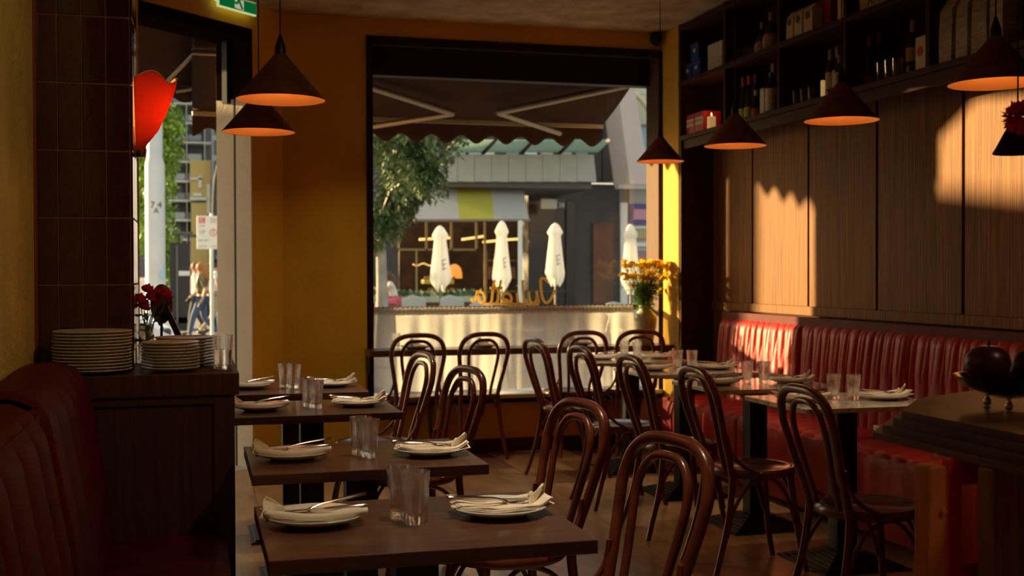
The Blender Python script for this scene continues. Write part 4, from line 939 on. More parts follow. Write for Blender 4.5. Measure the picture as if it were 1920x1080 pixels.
# restaurant opening
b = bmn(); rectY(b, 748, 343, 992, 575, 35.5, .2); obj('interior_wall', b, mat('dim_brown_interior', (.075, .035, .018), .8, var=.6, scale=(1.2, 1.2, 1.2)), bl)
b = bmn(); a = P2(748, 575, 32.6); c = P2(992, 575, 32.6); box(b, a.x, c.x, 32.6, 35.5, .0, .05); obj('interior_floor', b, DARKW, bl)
BRF = plain('brass_window_bars', (.36, .24, .09), .5, metal=.3)
for (x0_, y0_, x1_, y1_) in ((744, 413, 896, 416.5), (744, 466, 896, 470), (744, 413, 748, 470), (798, 413, 802, 470), (845, 413, 849, 470), (892, 413, 896, 470), (780, 470, 783, 570), (908, 413, 912, 575)):
    b = bmn(); rectY(b, x0_, y0_, x1_, y1_, 31.9, .08); obj('window_bar', b, BRF, bl)
GLO = plain('warm_line_light', (1, .7, .3), .5, emit=(1, .58, .16), est=1.5)
for (x0_, y0_, x1_, y1_) in ((786, 449, 846, 446), (866, 449, 908, 443), (905, 454, 935, 451), (940, 450, 975, 448)):
    b = bmn(); tube(b, [P2(x0_, y0_, 34), P2(x1_, y1_, 34)], .035, 6); obj('line_light', b, GLO, bl)
for i in range(9):
    b = bmn(); p = P2(775+4*i, 496+2*math.sin(i), 34.5); lathe(b, [(0, -.03), (.03, 0), (0, .03)], 8, tuple(p)); obj('bulb', b, GLO, bl)
b = bmn()
for z in (487, 520, 545): rectY(b, 914, z, 968, z+3, 34.6, .3)
rectY(b, 912, 470, 914, 560, 34.6, .3); obj('back_shelf', b, BRF, bl)
for i in range(10):
    b = bmn(); p = P2(918+5*i, 521, 34.6); lathe(b, [(0, 0), (.05, 0), (.05, .25), (.02, .35), (0, .35)], 8, tuple(p)); obj('shelf_bottle', b, plain('shelf_bottle', random.choice([(.5, .35, .1), (.15, .2, .08), (.5, .5, .45), (.4, .1, .05)]), .3), bl)
b = bmn(); rectY(b, 1112, 418, 1150, 570, Y0-.08, .06); obj('brown_door', b, mat('brown_door', (.12, .052, .028), .6, var=.3, scale=(1, 1, 1)), bl)
b = bmn(); rectY(b, 992, 376, 1078, 575, Y0-.12, .1); obj('dark_shopfront', b, plain('smoked_glass', (.018, .014, .013), .12), bl)
for (x0_, y0_, x1_, y1_) in ((995, 432, 1020, 436), (980, 545, 1062, 547), (1062, 376, 1064, 575)): b = bmn(); rectY(b, x0_, y0_, x1_, y1_, Y0-.2, .05); obj('shopfront_bar', b, DKF, bl)
b = bmn(); rectY(b, 1180, 345, 1300, 640, Y0+.4, .5); rectY(b, 1162, 345, 1181, 640, Y0+.6, .3); obj('side_shop_wall', b, plain('pale_shop', (.55, .57, .55), .6), bl)
b = bmn(); rectY(b, 1164, 380, 1177, 580, Y0-.1, .3); obj('white_post', b, WHITE, bl)
for (x0_, y0_, x1_, y1_, c) in ((1181, 382, 1219, 421, (.10, .10, .34)), (1188, 392, 1219, 412, (.72, .38, .48)), (1181, 436, 1190, 455, (.35, .30, .12)), (1193, 430, 1219, 448, (.5, .42, .2)), (1181, 470, 1219, 500, (.30, .22, .30)), (1195, 480, 1219, 497, (.65, .2, .15)), (1184, 518, 1219, 560, (.18, .22, .40)), (1181, 424, 1219, 429, (.8, .82, .8)), (1181, 455, 1219, 462, (.85, .87, .85)), (1181, 502, 1219, 508, (.8, .82, .8))):
    b = bmn(); rectY(b, x0_, y0_, x1_, y1_, Y0+.3-.02*(x0_ > 1181)*2, .05); obj('display_panel', b, plain('display', c, .5), bl)
# slanted pale tower with blue glass beside it
tw2 = thing('slanted_tower', 'pale pink slanted tower wing right of the charcoal building', 'building')
b = bmn(); quadY(b, [(1152, 120), (1183, 120), (1220, 346), (1182, 346)], 29.6, 1.2); obj('front_face', b, plain('pale_render', (.58, .50, .47), .7), tw2)
b = bmn(); slab(b, [P2(1136, 165, 30.6), P2(1156, 120, 29.7), P2(1183, 346, 29.7), P2(1160, 346, 30.6)], (0, .4, 0)); obj('side_face', b, plain('rosy_render', (.42, .28, .23), .7), tw2)
b = bmn(); rectY(b, 1180, 236, 1300, 346, 31.2, .1); obj('blue_glazing', b, plain('blue_glass', (.22, .42, .55), .15), tw2)
b = bmn(); rectY(b, 1170, 40, 1300, 236, 31.3, .1); obj('upper_wall', b, plain('pale_green_wall', (.62, .68, .50), .7), tw2)
for (x0_, y0_, x1_, y1_) in ((1180, 232, 1240, 237), (1180, 150, 1240, 152), (1180, 176, 1240, 178), (1200, 236, 1203, 346)): b = bmn(); rectY(b, x0_, y0_, x1_, y1_, 31.1, .05); obj('mullion', b, ALU, tw2)
b = bmn(); tube(b, spl([P2(1176, 168, 30.9), P2(1195, 180, 30.9), P2(1212, 200, 30.9), P2(1225, 230, 30.9)], 5), .08, 8); obj('curved_beam', b, CREAM, tw2, True)
b = bmn(); rectY(b, 1160, 346, 1300, 356, 29.5, .25); obj('soffit', b, plain('pale_soffit', (.45, .42, .38), .7), tw2)
# sloping striped shop blind
sa = thing('shop_blind', 'pale grey shop blind with a broad yellow stripe across the street', 'awning')
for (xa, xb, xc, xd, c, nm) in ((790, 855, 862, 778, (.62, .61, .58), 'grey_panel'), (855, 920, 927, 862, (.62, .58, .12), 'yellow_stripe'), (920, 980, 992, 927, (.62, .61, .58), 'grey_panel')):
    b = bmn(); slab(b, [P2(xa, 347, 29.9), P2(xb, 347, 29.9), P2(xc, 412, 28.0), P2(xd, 412, 28.0)], (0, .03, .02)); obj(nm, b, clothmat('blind_cloth', c, .35), sa)
b = bmn(); tube(b, [P2(776, 413, 28), P2(994, 413, 28)], .03, 6); obj('front_bar', b, ALU, sa)
t = tag(obj('white_post', tube(bmn(), [P2(975, 413, 28), Vector((P2(975, 413, 28).x, 28, -.02))], .055, 10), plain('pale_blue_paint', (.66, .74, .76), .5), None, True), 'white post holding up the striped blind', 'post')
# blade sign
t = thing('blade_sign', 'small white projecting sign with a dark square number plate', 'sign', tuple(P2(1040, 382, 30.5)))
b = bmn(); box(b, -.36, .08, 0, .12, -.14, .13, .02); obj('white_panel', b, plain('sign_white', (.62, .62, .55), .5), t)
b = bmn(); box(b, .085, .30, -.01, .13, -.15, .16, .01); obj('dark_panel', b, plain('sign_dark', (.08, .10, .12), .5), t)
textobj('number', '28', .17, WHITE, facing((.19, -.02, -.04)), t, .003)
# folded parasols
UM = clothmat('white_parasol_cloth', (.94, .93, .88), .40)
PXS = [(825, 423, 541, 0, 'leftmost'), (941, 414, 541, .5, 'second'), (1041, 418, 530, -.2, 'third'), (1182, 420, 545, .3, 'rightmost')]
for k, (x, y0_, y1_, rz, nm) in enumerate(PXS):
    Y = 25.5; a = P2(x, y0_, Y); c = P2(x, y1_, Y); H_ = a.z-c.z
    t = thing('parasol', 'folded white parasol across the street, %s' % (nm if nm in ('leftmost', 'rightmost') else nm+' from the left'), 'parasol', (a.x, Y, -.02), rz, 'folded white parasols')
    zt_ = a.z+.02; 
    def um(u, v, k=k):
        an = 2*PI*u; prof = [(0, .02), (.04, .09), (.15, .165), (.19, .165), (.205, .115), (.35, .125), (.6, .16), (.85, .20), (.93, .17), (1, .09)]
        for (p0, r0), (p1, r1) in zip(prof, prof[1:]):
            if p0 <= v <= p1+1e-6: r = r0+(r1-r0)*(v-p0)/(p1-p0); break
        fl_ = 1+(.24*math.cos(an*6+k+v*1.5)+.06*math.cos(an*11+v*3))*min(1, v*3)
        z = zt_-H_*v + (.09*math.cos(an*4+k)*max(0, v-.8)/.2)
        return (r*fl_*math.cos(an), r*fl_*math.sin(an)*.8, z)
    cnp = obj('canopy', sheet(bmn(), 60, 30, um), UM, t, True)
    obj('pole', tube(bmn(), [(0, 0, 0), (0, 0, zt_-.02)], .022, 8), ALU, t, True); obj('base', lathe(bmn(), [(0, 0), (.28, 0), (.26, .06), (0, .07)], 20), ALU, t, True)
    if k < 3:
        lm = bmn(); zz = zt_-H_*.62
        if k == 1: pos = -.07
        else: pos = .06
        for j in range(3): tube(lm, [(pos-.05, -.175, zz+.09-.10*j), (pos+.04, -.165, zz+.12-.10*j)], .011, 5)
        tube(lm, [(pos-.055, -.175, zz+.11), (pos-.02, -.178, zz-.12)], .009, 5)
        obj('letter_mark', lm, plain('grey_print', (.25, .27, .34), .6), cnp)
# yellow crates and the orange dome lamp in the restaurant
t = thing('dome_lamp', 'orange glowing dome lamp inside the restaurant across the street', 'lamp', tuple(P2(852, 522, 34.7)))
obj('dome', lathe(bmn(), [(.24, 0), (.235, .16), (.19, .32), (.1, .41), (0, .44)], 24), plain('orange_dome', (.8, .3, .05), .4, emit=(1, .36, .06), est=.8), t, True); obj('foot', lathe(bmn(), [(0, -.2), (.1, -.2), (.03, -.1), (.24, 0)], 20), BRASS, t, True)
t = thing('drinks_stand', 'yellow tiered stand of produce inside the restaurant across the street', 'stand', tuple(P2(830, 572, 33.6)))
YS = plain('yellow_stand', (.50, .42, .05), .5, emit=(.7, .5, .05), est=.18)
for (x0_, z0_, x1_, z1_) in ((-.55, .62, .35, .75), (-.6, .0, .5, .12), (-.55, .3, .45, .4), (-.5, .12, .4, .3)): b = bmn(); box(b, x0_, x1_, 0, .5, z0_, z1_, .02); obj('tier', b, YS, t)
b = bmn()
for i in range(40): p = (random.uniform(-.5, .4), random.uniform(-.02, .2), random.choice((.46, .80))); lathe(b, [(0, -.05), (.05, 0), (0, .05)], 8, p)
obj('produce', b, mat('mixed_produce', (.5, .35, .05), .5, var=.6, scale=(5, 5, 5), col2=(.5, .08, .03)), t)['kind'] = 'stuff'
# terrace planters, seats
pln = thing('terrace_planter', 'long pale green terrace planter across the street', 'planter')
b = bmn(); rectY(b, 700, 557, 905, 572, 26.5, .5); a = P2(700, 572, 26.5); c = P2(905, 572, 26.5); box(b, a.x, c.x, 26.5, 27, 0, .5); obj('trough', b, plain('pale_green_paint', (.36, .44, .38), .6), pln)
b = bmn(); rectY(b, 700, 568, 905, 572, 26.4, .08); obj('rail', b, BROWNJ, pln)
b = bmn()
for i in range(240): p = P2(random.uniform(702, 900), random.uniform(550, 560), 26.7); leafcard(b, p, (random.uniform(-1, 1), random.uniform(-1, 1), 1), .16, .05)
obj('foliage', b, plain('grey_green_leaf', (.16, .24, .14), .6), pln)['kind'] = 'stuff'
for i, (x, nm) in enumerate(((778, 'leftmost'), (850, 'second from the left'), (905, 'third from the left'), (1160, 'rightmost'))):
    y_ = 553 if i < 2 else 566
    p = P2(x, y_, 24.8); t = thing('terrace_chair', 'pale shell terrace chair across the street, %s' % nm, 'chair', (p.x, 24.8, -.02), 0, 'terrace chairs across the street')
    obj('shell', sheet(bmn(), 10, 8, lambda u, v: (.26*math.sin(PI*(u-.5)*.9), .1+.22*math.cos(PI*(u-.5)*.9), .42+v*(p.z+.02-.42)*(1-.25*abs(u-.5)*2))), plain('pale_shell', (.48, .49, .44), .6), t, True, solid=.02)
    obj('seat', lathe(bmn(), [(0, .40), (.24, .40), (.25, .42), (.24, .44), (0, .43)], 20, (0, .1, 0)), plain('pale_seat', (.72, .70, .62), .5), t, True)
    for sx in (-1, 1):
        for sy in (-1, 1): obj('leg', tube(bmn(), [(sx*.12, .1+sy*.12, .4), (sx*.2, .1+sy*.2, 0)], .012, 6), ALU, t)
# --- trees
def tree(name, label, base, trunk_top, blobs, nleaf, leaf, mleaf, rt, seed):
    t = thing(name, label, 'tree', base); rd = random.Random(seed); B = Vector(base)
    tt = Vector(trunk_top)-B
    b = bmn(); tube(b, spl([(0, 0, 0), (rt*.3, 0, tt.z*.4), tuple(tt)], 5), [rt*(1-.4*i/10) for i in range(11)], 10); obj('trunk', b, mat('grey_bark', (.34, .32, .27), .9, var=.3, scale=(8, 8, 3), bump=.6), t, True)
    b = bmn()
    for (c, r) in blobs[:6]: tube(b, spl([tuple(tt*.92), tuple((tt+Vector(c)-B)/2+Vector((0, 0, .1))), tuple(Vector(c)-B)], 3), .03, 6)
    obj('branch', b, DKM, t)['kind'] = 'stuff'
    b = bmn(); tot = sum(r**2 for c, r in blobs)
    for (c, r) in blobs:
        for i in range(int(nleaf*r*r/tot)):
            v = Vector((rd.gauss(0, 1), rd.gauss(0, 1), rd.gauss(0, 1))).normalized()*r*rd.uniform(.55, 1.0)**.6
            leafcard(b, Vector(c)-B+v, (rd.gauss(0, 1), rd.gauss(0, 1), rd.gauss(-.6, .8)), leaf*rd.uniform(.7, 1.2), leaf*.24)
    obj('foliage', b, mleaf, t)['kind'] = 'stuff'; return t
TLF = mat('street_tree_leaf', (.06, .11, .035), .55, var=.5, scale=(1.2, 1.2, 1.2), col2=(.17, .22, .08))
TLF.node_tree.nodes['Principled BSDF'].inputs['Transmission Weight'].default_value = 0
Yt = 20.0; bb = []
rd = random.Random(5)
for i in range(46):
    x = rd.uniform(640, 815); y = rd.uniform(235, 440); 
    lim = 840-max(0, (y-330))*1.15 - max(0, 285-y)*.2
    if x > lim-18: x = lim-18-rd.uniform(0, 30)
    p = P2(x, y, Yt); p.y += rd.uniform(-.9, .9); bb.append((p, rd.uniform(.26, .42)))
p0 = P2(712, 480, Yt)
tree('street_tree', 'leafy green street tree at the left of the window view', (P2(712, 500, Yt).x, Yt, -.02), (p0.x, Yt, P2(712, 400, Yt).z), bb, 8200, .15, TLF, .13, 9)
# --- people
def skin_body(name, joints, edges, m, parent, sub=2, label=None):
    me = bpy.data.meshes.new(name); me.from_pydata([j[0] for j in joints], edges, []); me.materials.append(m)
    o = bpy.data.objects.new(name, me); COL.objects.link(o); o.parent = parent
    s_ = o.modifiers.new('skin', 'SKIN'); me.skin_vertices[0].data[0].use_root = True
    for i, j in enumerate(joints): r = j[1]; me.skin_vertices[0].data[i].radius = (r if hasattr(r, '__len__') else (r, r))
    s_.use_smooth_shade = True
    q = o.modifiers.new('sub', 'SUBSURF'); q.levels = sub; q.render_levels = sub
    if label: o['label'] = label
    return o
SKIN = plain('skin', (.62, .36, .25), .5)
def person(label, loc, rz, J, top, bottom, hairc, cap=None, long_hair=0, shoes=(.05, .05, .06), short=False):
    # J: dict of joints in local metres, +y is where the person faces
    t = thing('person', label, 'person', loc, rz)
    n = ['pel', 'wai', 'che', 'nec', 'hed', 'top', 'lsh', 'lel', 'lwr', 'lha', 'rsh', 'rel', 'rwr', 'rha', 'lhi', 'lkn', 'lan', 'lto', 'rhi', 'rkn', 'ran', 'rto']
    R = dict(pel=(.13, .10), wai=(.115, .085), che=(.15, .10), nec=.048, hed=(.078, .09), top=(.062, .07), lsh=.052, lel=.040, lwr=.026, lha=.032, rsh=.052, rel=.040, rwr=.026, rha=.032, lhi=.085, lkn=.055, lan=.036, lto=.030, rhi=.085, rkn=.055, ran=.036, rto=.030)
    E_ = [('pel', 'wai'), ('wai', 'che'), ('che', 'nec'), ('nec', 'hed'), ('hed', 'top'), ('che', 'lsh'), ('lsh', 'lel'), ('lel', 'lwr'), ('lwr', 'lha'), ('che', 'rsh'), ('rsh', 'rel'), ('rel', 'rwr'), ('rwr', 'rha'), ('pel', 'lhi'), ('lhi', 'lkn'), ('lkn', 'lan'), ('lan', 'lto'), ('pel', 'rhi'), ('rhi', 'rkn'), ('rkn', 'ran'), ('ran', 'rto')]
    body = skin_body('body', [(J[k], R[k]) for k in n], [(n.index(a), n.index(c)) for a, c in E_], SKIN, t)
    def garment(nm, ks, es, grow, m): return skin_body(nm, [(J[k], tuple(g*grow for g in (R[k] if hasattr(R[k], '__len__') else (R[k],)*2))) for k in ks], [(ks.index(a), ks.index(c)) for a, c in es], m, t)
    tops = ['che', 'wai', 'pel', 'lsh', 'rsh']+([] if short else ['lel', 'rel'])
    J = dict(J)
    if short:
        J['lsl'] = Vector(J['lsh'])*.45+Vector(J['lel'])*.55; J['rsl'] = Vector(J['rsh'])*.45+Vector(J['rel'])*.55; R['lsl'] = R['rsl'] = .052; tops += ['lsl', 'rsl']
    ed = [('che', 'wai'), ('wai', 'pel'), ('che', 'lsh'), ('che', 'rsh')]+([('lsh', 'lsl'), ('rsh', 'rsl')] if short else [('lsh', 'lel'), ('rsh', 'rel')])
    garment('shirt', tops, ed, 1.18, top)
    garment('trousers', ['pel', 'lhi', 'lkn', 'lan', 'rhi', 'rkn', 'ran'], [('pel', 'lhi'), ('lhi', 'lkn'), ('lkn', 'lan'), ('pel', 'rhi'), ('rhi', 'rkn'), ('rkn', 'ran')], 1.20, bottom)
    for s_ in 'lr':
        a, c = Vector(J[s_+'an']), Vector(J[s_+'to']); b = bmn(); tube(b, [a+Vector((0, -.05, -.02)), a+Vector((0, 0, -.025)), c+Vector((0, .02, -.0))], [.035, .045, .035], 8); obj('shoe', b, plain('shoe', shoes, .5), t, True)
        h_ = Vector(J[s_+'ha']); w0 = Vector(J[s_+'wr']); dd = (h_-w0).normalized(); sd_ = dd.cross(Vector((0, 0, 1))); sd_ = sd_.normalized() if sd_.length > .1 else Vector((1, 0, 0))
        b = bmn()
        for q in range(4): tube(b, [h_+sd_*(.011*(q-1.5)), h_+dd*(.055-.006*abs(q-1.3))+sd_*(.013*(q-1.5)), h_+dd*(.085-.008*abs(q-1.3))+sd_*(.013*(q-1.5))+Vector((0, 0, -.015))], [.009, .008, .006], 5)
        tube(b, [w0+dd*.02+sd_*.02, h_+sd_*.035+dd*.01, h_+sd_*.036+dd*.035], [.010, .009, .007], 5); obj('fingers', b, SKIN, t, True)
    hc = Vector(J['hed']); up = (Vector(J['top'])-hc).normalized()
    b = bmn(); tube(b, [hc+Vector((0, .085, .01)), hc+Vector((0, .108, -.012))], [.008, .013], 6); 
    for s_ in (-1, 1): lathe(b, [(0, -.018), (.010, 0), (0, .018)], 8, tuple(hc+Vector((s_*.084, 0, 0))))
    obj('nose', b, SKIN, t, True)
    b = bmn()
    for s_ in (-1, 1): lathe(b, [(0, -.006), (.008, 0), (0, .006)], 8, tuple(hc+Vector((s_*.03, .087, .018))))
    obj('eyes', b, BLK, t, True)
    HM = plain('hair', hairc, .6)
    b = bmn(); bmesh.ops.create_uvsphere(b, u_segments=18, v_segments=12, radius=.105); bmesh.ops.translate(b, verts=b.verts, vec=tuple(hc+Vector((0, -.022, .035))))
    if long_hair:
        tube(b, spl([hc+Vector((0, -.05, .05)), hc+Vector((0, -.11, -.08)), hc+Vector((0, -.12, -.2)), hc+Vector((0, -.12, -long_hair))], 4), [.09, .1, .1, .11, .11, .11, .11, .10, .10, .09, .08, .06, .03][:13], 10)
    obj('hair', b, HM, t, True)
    if cap:
        b = bmn(); lathe(b, [(.112, 0), (.108, .05), (.07, .09), (0, .10)], 18, tuple(hc+Vector((0, -.015, .055)))); box(b, -.07, .07, .07, .17, hc.z+.05, hc.z+.06, .004); obj('cap', b, cap, t, True)
    return t
def stand(h=1.7, stride=.28, arm=.2):
    k = h/1.7
    J = dict(pel=(0, 0, .93), wai=(0, .0, 1.08), che=(0, .01, 1.30), nec=(0, .01, 1.47), hed=(0, .03, 1.575), top=(0, .02, 1.66), lsh=(-.17, 0, 1.40), lel=(-.22, -arm*.5, 1.13), lwr=(-.21, -arm*.2, .90), lha=(-.21, -.0, .82), rsh=(.17, 0, 1.40), rel=(.22, arm*.2, 1.14), rwr=(.20, arm, .97), rha=(.19, arm+.06, .92), lhi=(-.09, 0, .88), lkn=(-.10, stride*.5, .50), lan=(-.10, stride*.75, .10), lto=(-.11, stride*.75+.14, .04), rhi=(.09, 0, .88), rkn=(.09, -stride*.1, .48), ran=(.09, -stride, .14), rto=(.09, -stride+.10, .05))
    return {a: (x*k, y*k, z*k) for a, (x, y, z) in J.items()}
def ppl(x, Y): return (P2(x, 520, Y).x, Y, -.02)
OLIVE = mat('olive_print_cloth', (.16, .14, .07), .8, var=.7, scale=(9, 9, 9)); DEN = plain('blue_denim', (.07, .11, .19), .8); WTS = plain('white_cotton', (.85, .84, .80), .8); KHA = plain('khaki_cotton', (.50, .38, .22), .8)
person('walking woman in olive print top and blue jeans on the street', ppl(378, 25), RD(80), stand(1.58, .34, .25), OLIVE, DEN, (.42, .17, .05), long_hair=.25)
person('walking man in white t-shirt, khaki trousers and dark cap', ppl(402, 26), RD(-80), stand(1.66, .34, .15), WTS, KHA, (.06, .04, .03), cap=BLK, short=True)
person('person in white shirt and dark trousers half hidden by the walking woman', ppl(368, 26.5), RD(80), stand(1.60, .2, .1), WTS, plain('dark_cloth', (.05, .05, .06), .8), (.25, .1, .05))
person('person in black top between the two walkers', ppl(391, 27), RD(-100), stand(1.56, .2, .1), plain('black_cotton', (.03, .03, .035), .8), plain('navy_cotton', (.04, .05, .08), .8), (.25, .12, .06))
Yg = 25.2; gx = P2(740, 550, Yg).x
Js = dict(pel=(0, 0, .52), wai=(0, .04, .68), che=(0, .12, .88), nec=(0, .16, 1.03), hed=(0, .19, 1.13), top=(0, .19, 1.21), lsh=(-.15, .12, .97), lel=(-.19, .24, .76), lwr=(-.14, .42, .66), lha=(-.12, .50, .65), rsh=(.15, .12, .97), rel=(.19, .30, .80), rwr=(.14, .48, .84), rha=(.12, .55, .88), lhi=(-.10, .02, .50), lkn=(-.11, .42, .50), lan=(-.11, .44, .10), lto=(-.11, .58, .04), rhi=(.10, .02, .50), rkn=(.11, .42, .50), ran=(.11, .44, .10), rto=(.11, .58, .04))
Js = {k_: (v_[0]*.85, v_[1]*.85, (.77+(v_[2]-.52)*.80 if v_[2] > .45 else v_[2]+.25)) for k_, v_ in Js.items()}
person('seated long-haired girl in white top and pink skirt by the tree', (gx, Yg, -.02), RD(90), Js, plain('white_top', (.72, .74, .66), .8), plain('pink_cloth', (.70, .16, .20), .8), (.10, .045, .028), long_hair=.34, short=True)
t = thing('stool', 'grey stool under the seated girl', 'stool', (gx, Yg, -.02)); obj('seat', lathe(bmn(), [(0, .60), (.2, .60), (.2, .65), (0, .65)], 20), ALU, t, True); obj('leg', tube(bmn(), [(0, 0, 0), (0, 0, .60)], .04, 8), ALU, t, True)
# --- street side seen through the doorway
pole = thing('utility_pole', 'thick pale grey utility pole seen through the doorway', 'pole', (P2(291, 400, 19.5).x, 19.5, -.02))
PG = mat('galvanised_grey', (.60, .64, .66), .55, var=.08, scale=(2, 2, 2)); r1 = 17*19.5/FPX; r2 = r1*.80
zc_ = P2(291, 300, 19.5).z
obj('shaft', lathe(bmn(), [(0, 0), (r1*1.02, 0), (r1, zc_-.05), (r2, zc_+.06), (r2*.95, 7.5), (0, 7.5)], 24), PG, pole, True)
textobj('number', '7 4', .14, DMK, facing((.02, -r1-.004, P2(291, 383, 19.5).z)), pole, .002); textobj('number', 'A', .12, DMK, facing((.02, -r1-.004, P2(291, 394, 19.5).z)), pole, .002)
obj('sticker', box(bmn(), .07, .13, -r1-.0, -r1+.05, 1.30, 1.42), plain('blue_sticker', (.35, .6, .8), .5), pole)
sp = P2(397, 470, 17.5); ps = thing('parking_sign', 'white parking sign with red symbols on a grey post', 'sign', (sp.x, 17.5, -.02))
obj('post', tube(bmn(), [(0, 0, 0), (0, 0, P2(397, 400, 17.5).z+.02)], .026, 10), PG, ps, True)
a = P2(369, 467, 17.45); c = P2(411, 405, 17.45); ox, oy = ps.location.x, 17.5; zz0, zz1 = a.z+.02, c.z+.02
b = bmn(); box(b, a.x-ox, c.x-ox, -.06, -.045, zz0, zz1, .004); obj('sign_plate', b, plain('sign_cream', (.82, .82, .74), .5), ps)
wS, hS = c.x-a.x, zz1-zz0; lx = a.x-ox; RDP = plain('faded_red', (.70, .16, .10), .6); GRP = plain('faded_green', (.25, .35, .25), .6)
def sgt(s, fx, fz, sz, m, nm='sign_text'): textobj(nm, s, sz, m, facing((lx+wS*fx, -.062, zz0+hS*fz)), ps, .001)
b = bmn(); box(b, lx+wS*.10, lx+wS*.38, -.0615, -.060, zz0+hS*.78, zz0+hS*.96); obj('red_square', b, RDP, ps)
sgt('C', .24, .87, .085, plain('sign_light', (.85, .8, .7), .5)); sgt('ZONE', .24, .70, .032, RDP); sgt('NO', .73, .90, .05, RDP); sgt('STOP', .73, .82, .035, RDP); sgt('1P', .24, .50, .085, GRP); sgt('S', .73, .50, .085, RDP); sgt('8AM-6PM', .30, .26, .035, GRP); sgt('MON-FRI', .25, .08, .03, GRP); sgt('TOW', .75, .08, .03, RDP)
b = bmn(); tube(b, [(lx+wS*.73+.048*math.cos(i*PI/8), -.062, zz0+hS*.50+.048*math.sin(i*PI/8)) for i in range(16)], .005, 5, closed=True); obj('red_ring', b, RDP, ps)
# dark kiosk
ks = thing('dark_kiosk', 'black street kiosk cabinet with a pale band beyond the doorway', 'kiosk')
b = bmn(); rectY(b, 318, 455, 357, 606, 29, 1.2); a = P2(318, 606, 29); c = P2(357, 606, 29); box(b, a.x, c.x, 29.0, 30.2, -.02, .3); obj('cabinet', b, plain('kiosk_black', (.025, .024, .026), .5), ks)
b = bmn(); rectY(b, 322, 434, 362, 439, 28.9, 1.4); obj('roof', b, plain('kiosk_roof', (.10, .09, .09), .5), ks)
for x in (334, 352): b = bmn(); rectY(b, x, 439, x+3, 456, 29.2, .1); obj('roof_post', b, BLK, ks)
b = bmn(); rectY(b, 335, 508, 356, 517, 28.96, .04); obj('pale_band', b, WHITE, ks)
b = bmn(); rectY(b, 330, 460, 334, 606, 28.95, .05); obj('pilaster', b, plain('kiosk_grey', (.16, .14, .13), .5), ks)
# climbing greenery / tree by the pole
GL2 = mat('bright_leaf', (.16, .30, .03), .6, var=.45, scale=(.8, .8, .8), col2=(.34, .50, .06)); bb = []
rd = random.Random(8)
for i in range(40):
    y = rd.uniform(190, 470); x = rd.uniform(255, 322+max(0, (y-200))*.03); p = P2(x, y, 40); p.y += rd.uniform(-1, 1); bb.append((p, rd.uniform(.35, .55)))
for i in range(10): p = P2(rd.uniform(300, 325), rd.uniform(440, 560), 40); bb.append((p, .35))
tree('leafy_tree', 'bright green tree behind the utility pole', (P2(296, 500, 40).x, 40, -.02), tuple(P2(296, 420, 40)), bb, 6500, .26, GL2, .15, 4)
# apartment block
YA = 150; ab = thing('apartment_building', 'grey concrete apartment block with balconies beyond the doorway', 'building')
CON = plain('pale_concrete_frame', (.66, .68, .60), .8); RECs = plain('dark_recess', (.13, .12, .14), .5); OCH = plain('ochre_reflection', (.52, .38, .13), .8)
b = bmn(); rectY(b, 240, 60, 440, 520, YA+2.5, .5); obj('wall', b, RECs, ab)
for k in range(11):
    y = 155+36.5*k
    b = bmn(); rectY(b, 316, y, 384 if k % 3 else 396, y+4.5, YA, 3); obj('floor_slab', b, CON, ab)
    for (xa, xb) in ((323, 347), (352, 378)):
        b = bmn(); rectY(b, xa, y+24, xb, y+36, YA+.3, .1); obj('balcony_rail', b, plain('rail_glass', random.choice(((.30, .33, .32), (.20, .22, .25), (.36, .40, .36))), .3), ab)
    b = bmn(); rectY(b, 329+3*(k % 3), y+8, 336+3*(k % 3), y+24, YA+2.3, .1); obj('curtain', b, plain('window_curtain', (.30, .28, .28), .7), ab)
for x in (318, 348, 382): b = bmn(); rectY(b, x, 60, x+4, 520, YA-.1, 3); obj('column', b, CON, ab)
for (xa, ya_, xb, yb2) in ((356, 300, 396, 375), (358, 380, 400, 440), (357, 445, 398, 520)): b = bmn(); rectY(b, xa, ya_, xb, yb2, YA-1.2, 1); obj('reflected_ochre', b, OCH, ab)  # flat ochre blocks stand in for the room's yellow reflected in door glass
for (xa, ya_, xb, yb2) in ((372, 330, 378, 352), (356, 333, 378, 337), (356, 370, 390, 375), (388, 345, 394, 400), (362, 362, 378, 368)): b = bmn(); rectY(b, xa, ya_, xb, yb2, YA-1.4, .2); obj('trim', b, CON, ab)
b = bmn(); rectY(b, 396, 60, 425, 520, YA-3, 1); obj('grey_wing', b, plain('grey_wing', (.33, .35, .36), .7), ab)
for k in range(8): b = bmn(); rectY(b, 401, 225+38*k, 409, 252+38*k, YA-3.2, .1); obj('window', b, plain('dark_pane', (.06, .07, .08), .2), ab)
b = bmn(); tube(b, spl([P2(401, 540, 60)*1.0, P2(402, 380, 60), P2(408, 320, 60), P2(420, 280, 60)], 6), .11, 8); _lo = min(v.co.z for v in b.verts)
tube(b, [P2(401, 540, 60), Vector((P2(401, 540, 60).x, 60, -.02))], .14, 8)
tag(obj('light_mast', b, plain('dull_mast_grey', (.06, .065, .065), .8), None, True), 'curved grey mast at the right of the doorway view', 'mast')
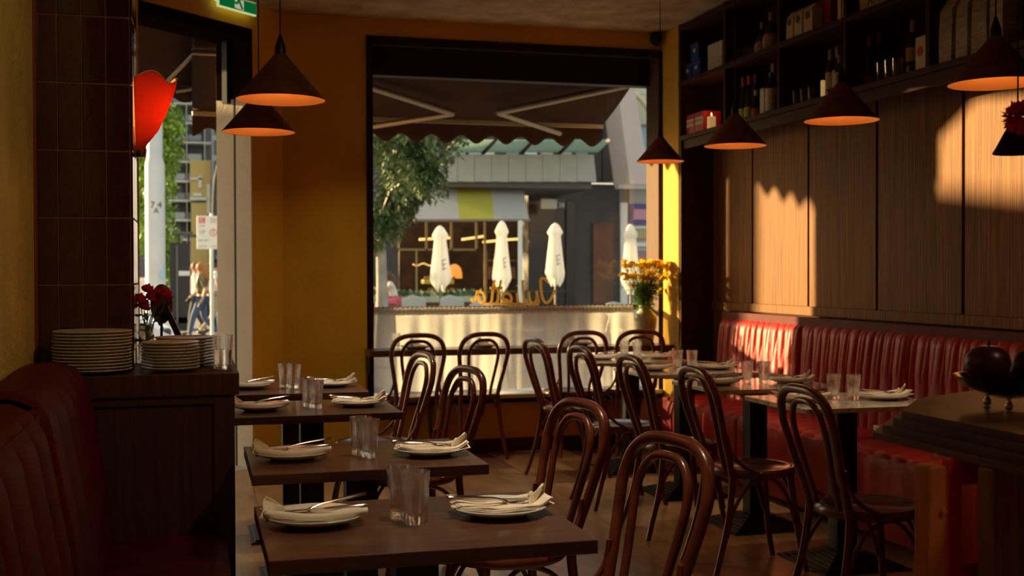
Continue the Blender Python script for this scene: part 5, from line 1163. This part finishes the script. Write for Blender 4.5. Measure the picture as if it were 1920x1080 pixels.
# parked white car
cr_ = thing('car', 'white parked car, its bonnet showing below the roses', 'car', (-2.3, 15.0, -.02))
CW_ = plain('white_car_paint', (.85, .86, .85), .25, coat=.5)
prof = [(-2.1, .35), (-2.1, .75), (-1.7, .88), (-1.2, 1.35), (.2, 1.42), (.85, .98), (1.75, .84), (2.08, .66), (2.10, .35)]
b = bmn(); secs = []
for y, ins in ((-.85, .0), (-.80, .06), (.80, .06), (.85, .0)):
    pass
ys = [(-.88, .93), (-.80, 1.0), (0, 1.03), (.80, 1.0), (.88, .93)]
for y, k in ys: secs.append([b.verts.new((x*(1 if abs(y) < .85 else .99), y*(1 if z < .95 else .80), .30+(z-.30)*k if z > .4 else z)) for x, z in prof])
for A, B in zip(secs, secs[1:]):
    for i in range(len(prof)): j = (i+1) % len(prof); b.faces.new((A[i], A[j], B[j], B[i]))
b.faces.new(secs[0]); b.faces.new(secs[-1][::-1]); obj('body', b, CW_, cr_, True)
for x in (-1.35, 1.35):
    for s_ in (-1, 1):
        b = bmn(); tube(b, [(x, s_*.74, .33), (x, s_*.90, .33)], .33, 24); o = obj('wheel', b, plain('tyre', (.02, .02, .02), .8), cr_, True)
        b = bmn(); tube(b, [(x, s_*.88, .33), (x, s_*.915, .33)], .19, 18); obj('hub_cap', b, ALU, o, True)
b = bmn(); slab(b, [(-.95, -.86, .98), (.55, -.86, .98), (.1, -.76, 1.33), (-.9, -.76, 1.33)], (0, .02, 0)); obj('side_window', b, plain('car_glass', (.03, .035, .04), .08), cr_)
b = bmn(); box(b, 1.82, 2.05, -.87, -.6, .58, .72, .02); obj('headlight', b, plain('lamp_dark', (.06, .07, .08), .1), cr_)
t = thing('sun_block_column', 'added dark round sun-blocking column left of the doorway, outside the view', 'column', (-4.0, 14.27, -.02))  # unseen column added to shade a strip of the panelled wall
obj('shaft', lathe(bmn(), [(0, 0), (.24, 0), (.21, .2), (.21, 3.6), (.2, 3.7), (0, 3.8)], 24), plain('column_green', (.06, .09, .07), .6), t, True); obj('plinth', lathe(bmn(), [(0, 0), (.3, 0), (.3, .12), (0, .12)], 24), ALU, t, True)
# out of the frame to the left: an unseen, added stall that shades the doorway's sun
t = thing('sun_blocker', 'unseen added green stall left of the doorway, outside the view', 'blocker', (-6.3, 12.6, -.02), RD(40))
STL = plain('blocker_green', (.08, .14, .10), .7)
obj('wall', box(bmn(), -2.1, 1.25, -.8, .8, 0, 3.42, .02), STL, t); obj('roof', box(bmn(), -2.2, 1.28, -.9, .9, 3.42, 3.50, .02), STL, t)
for o in bpy.data.objects:
    if o.type == 'EMPTY' and o.get('label') == 'x': print('UNLABELLED', o.name)
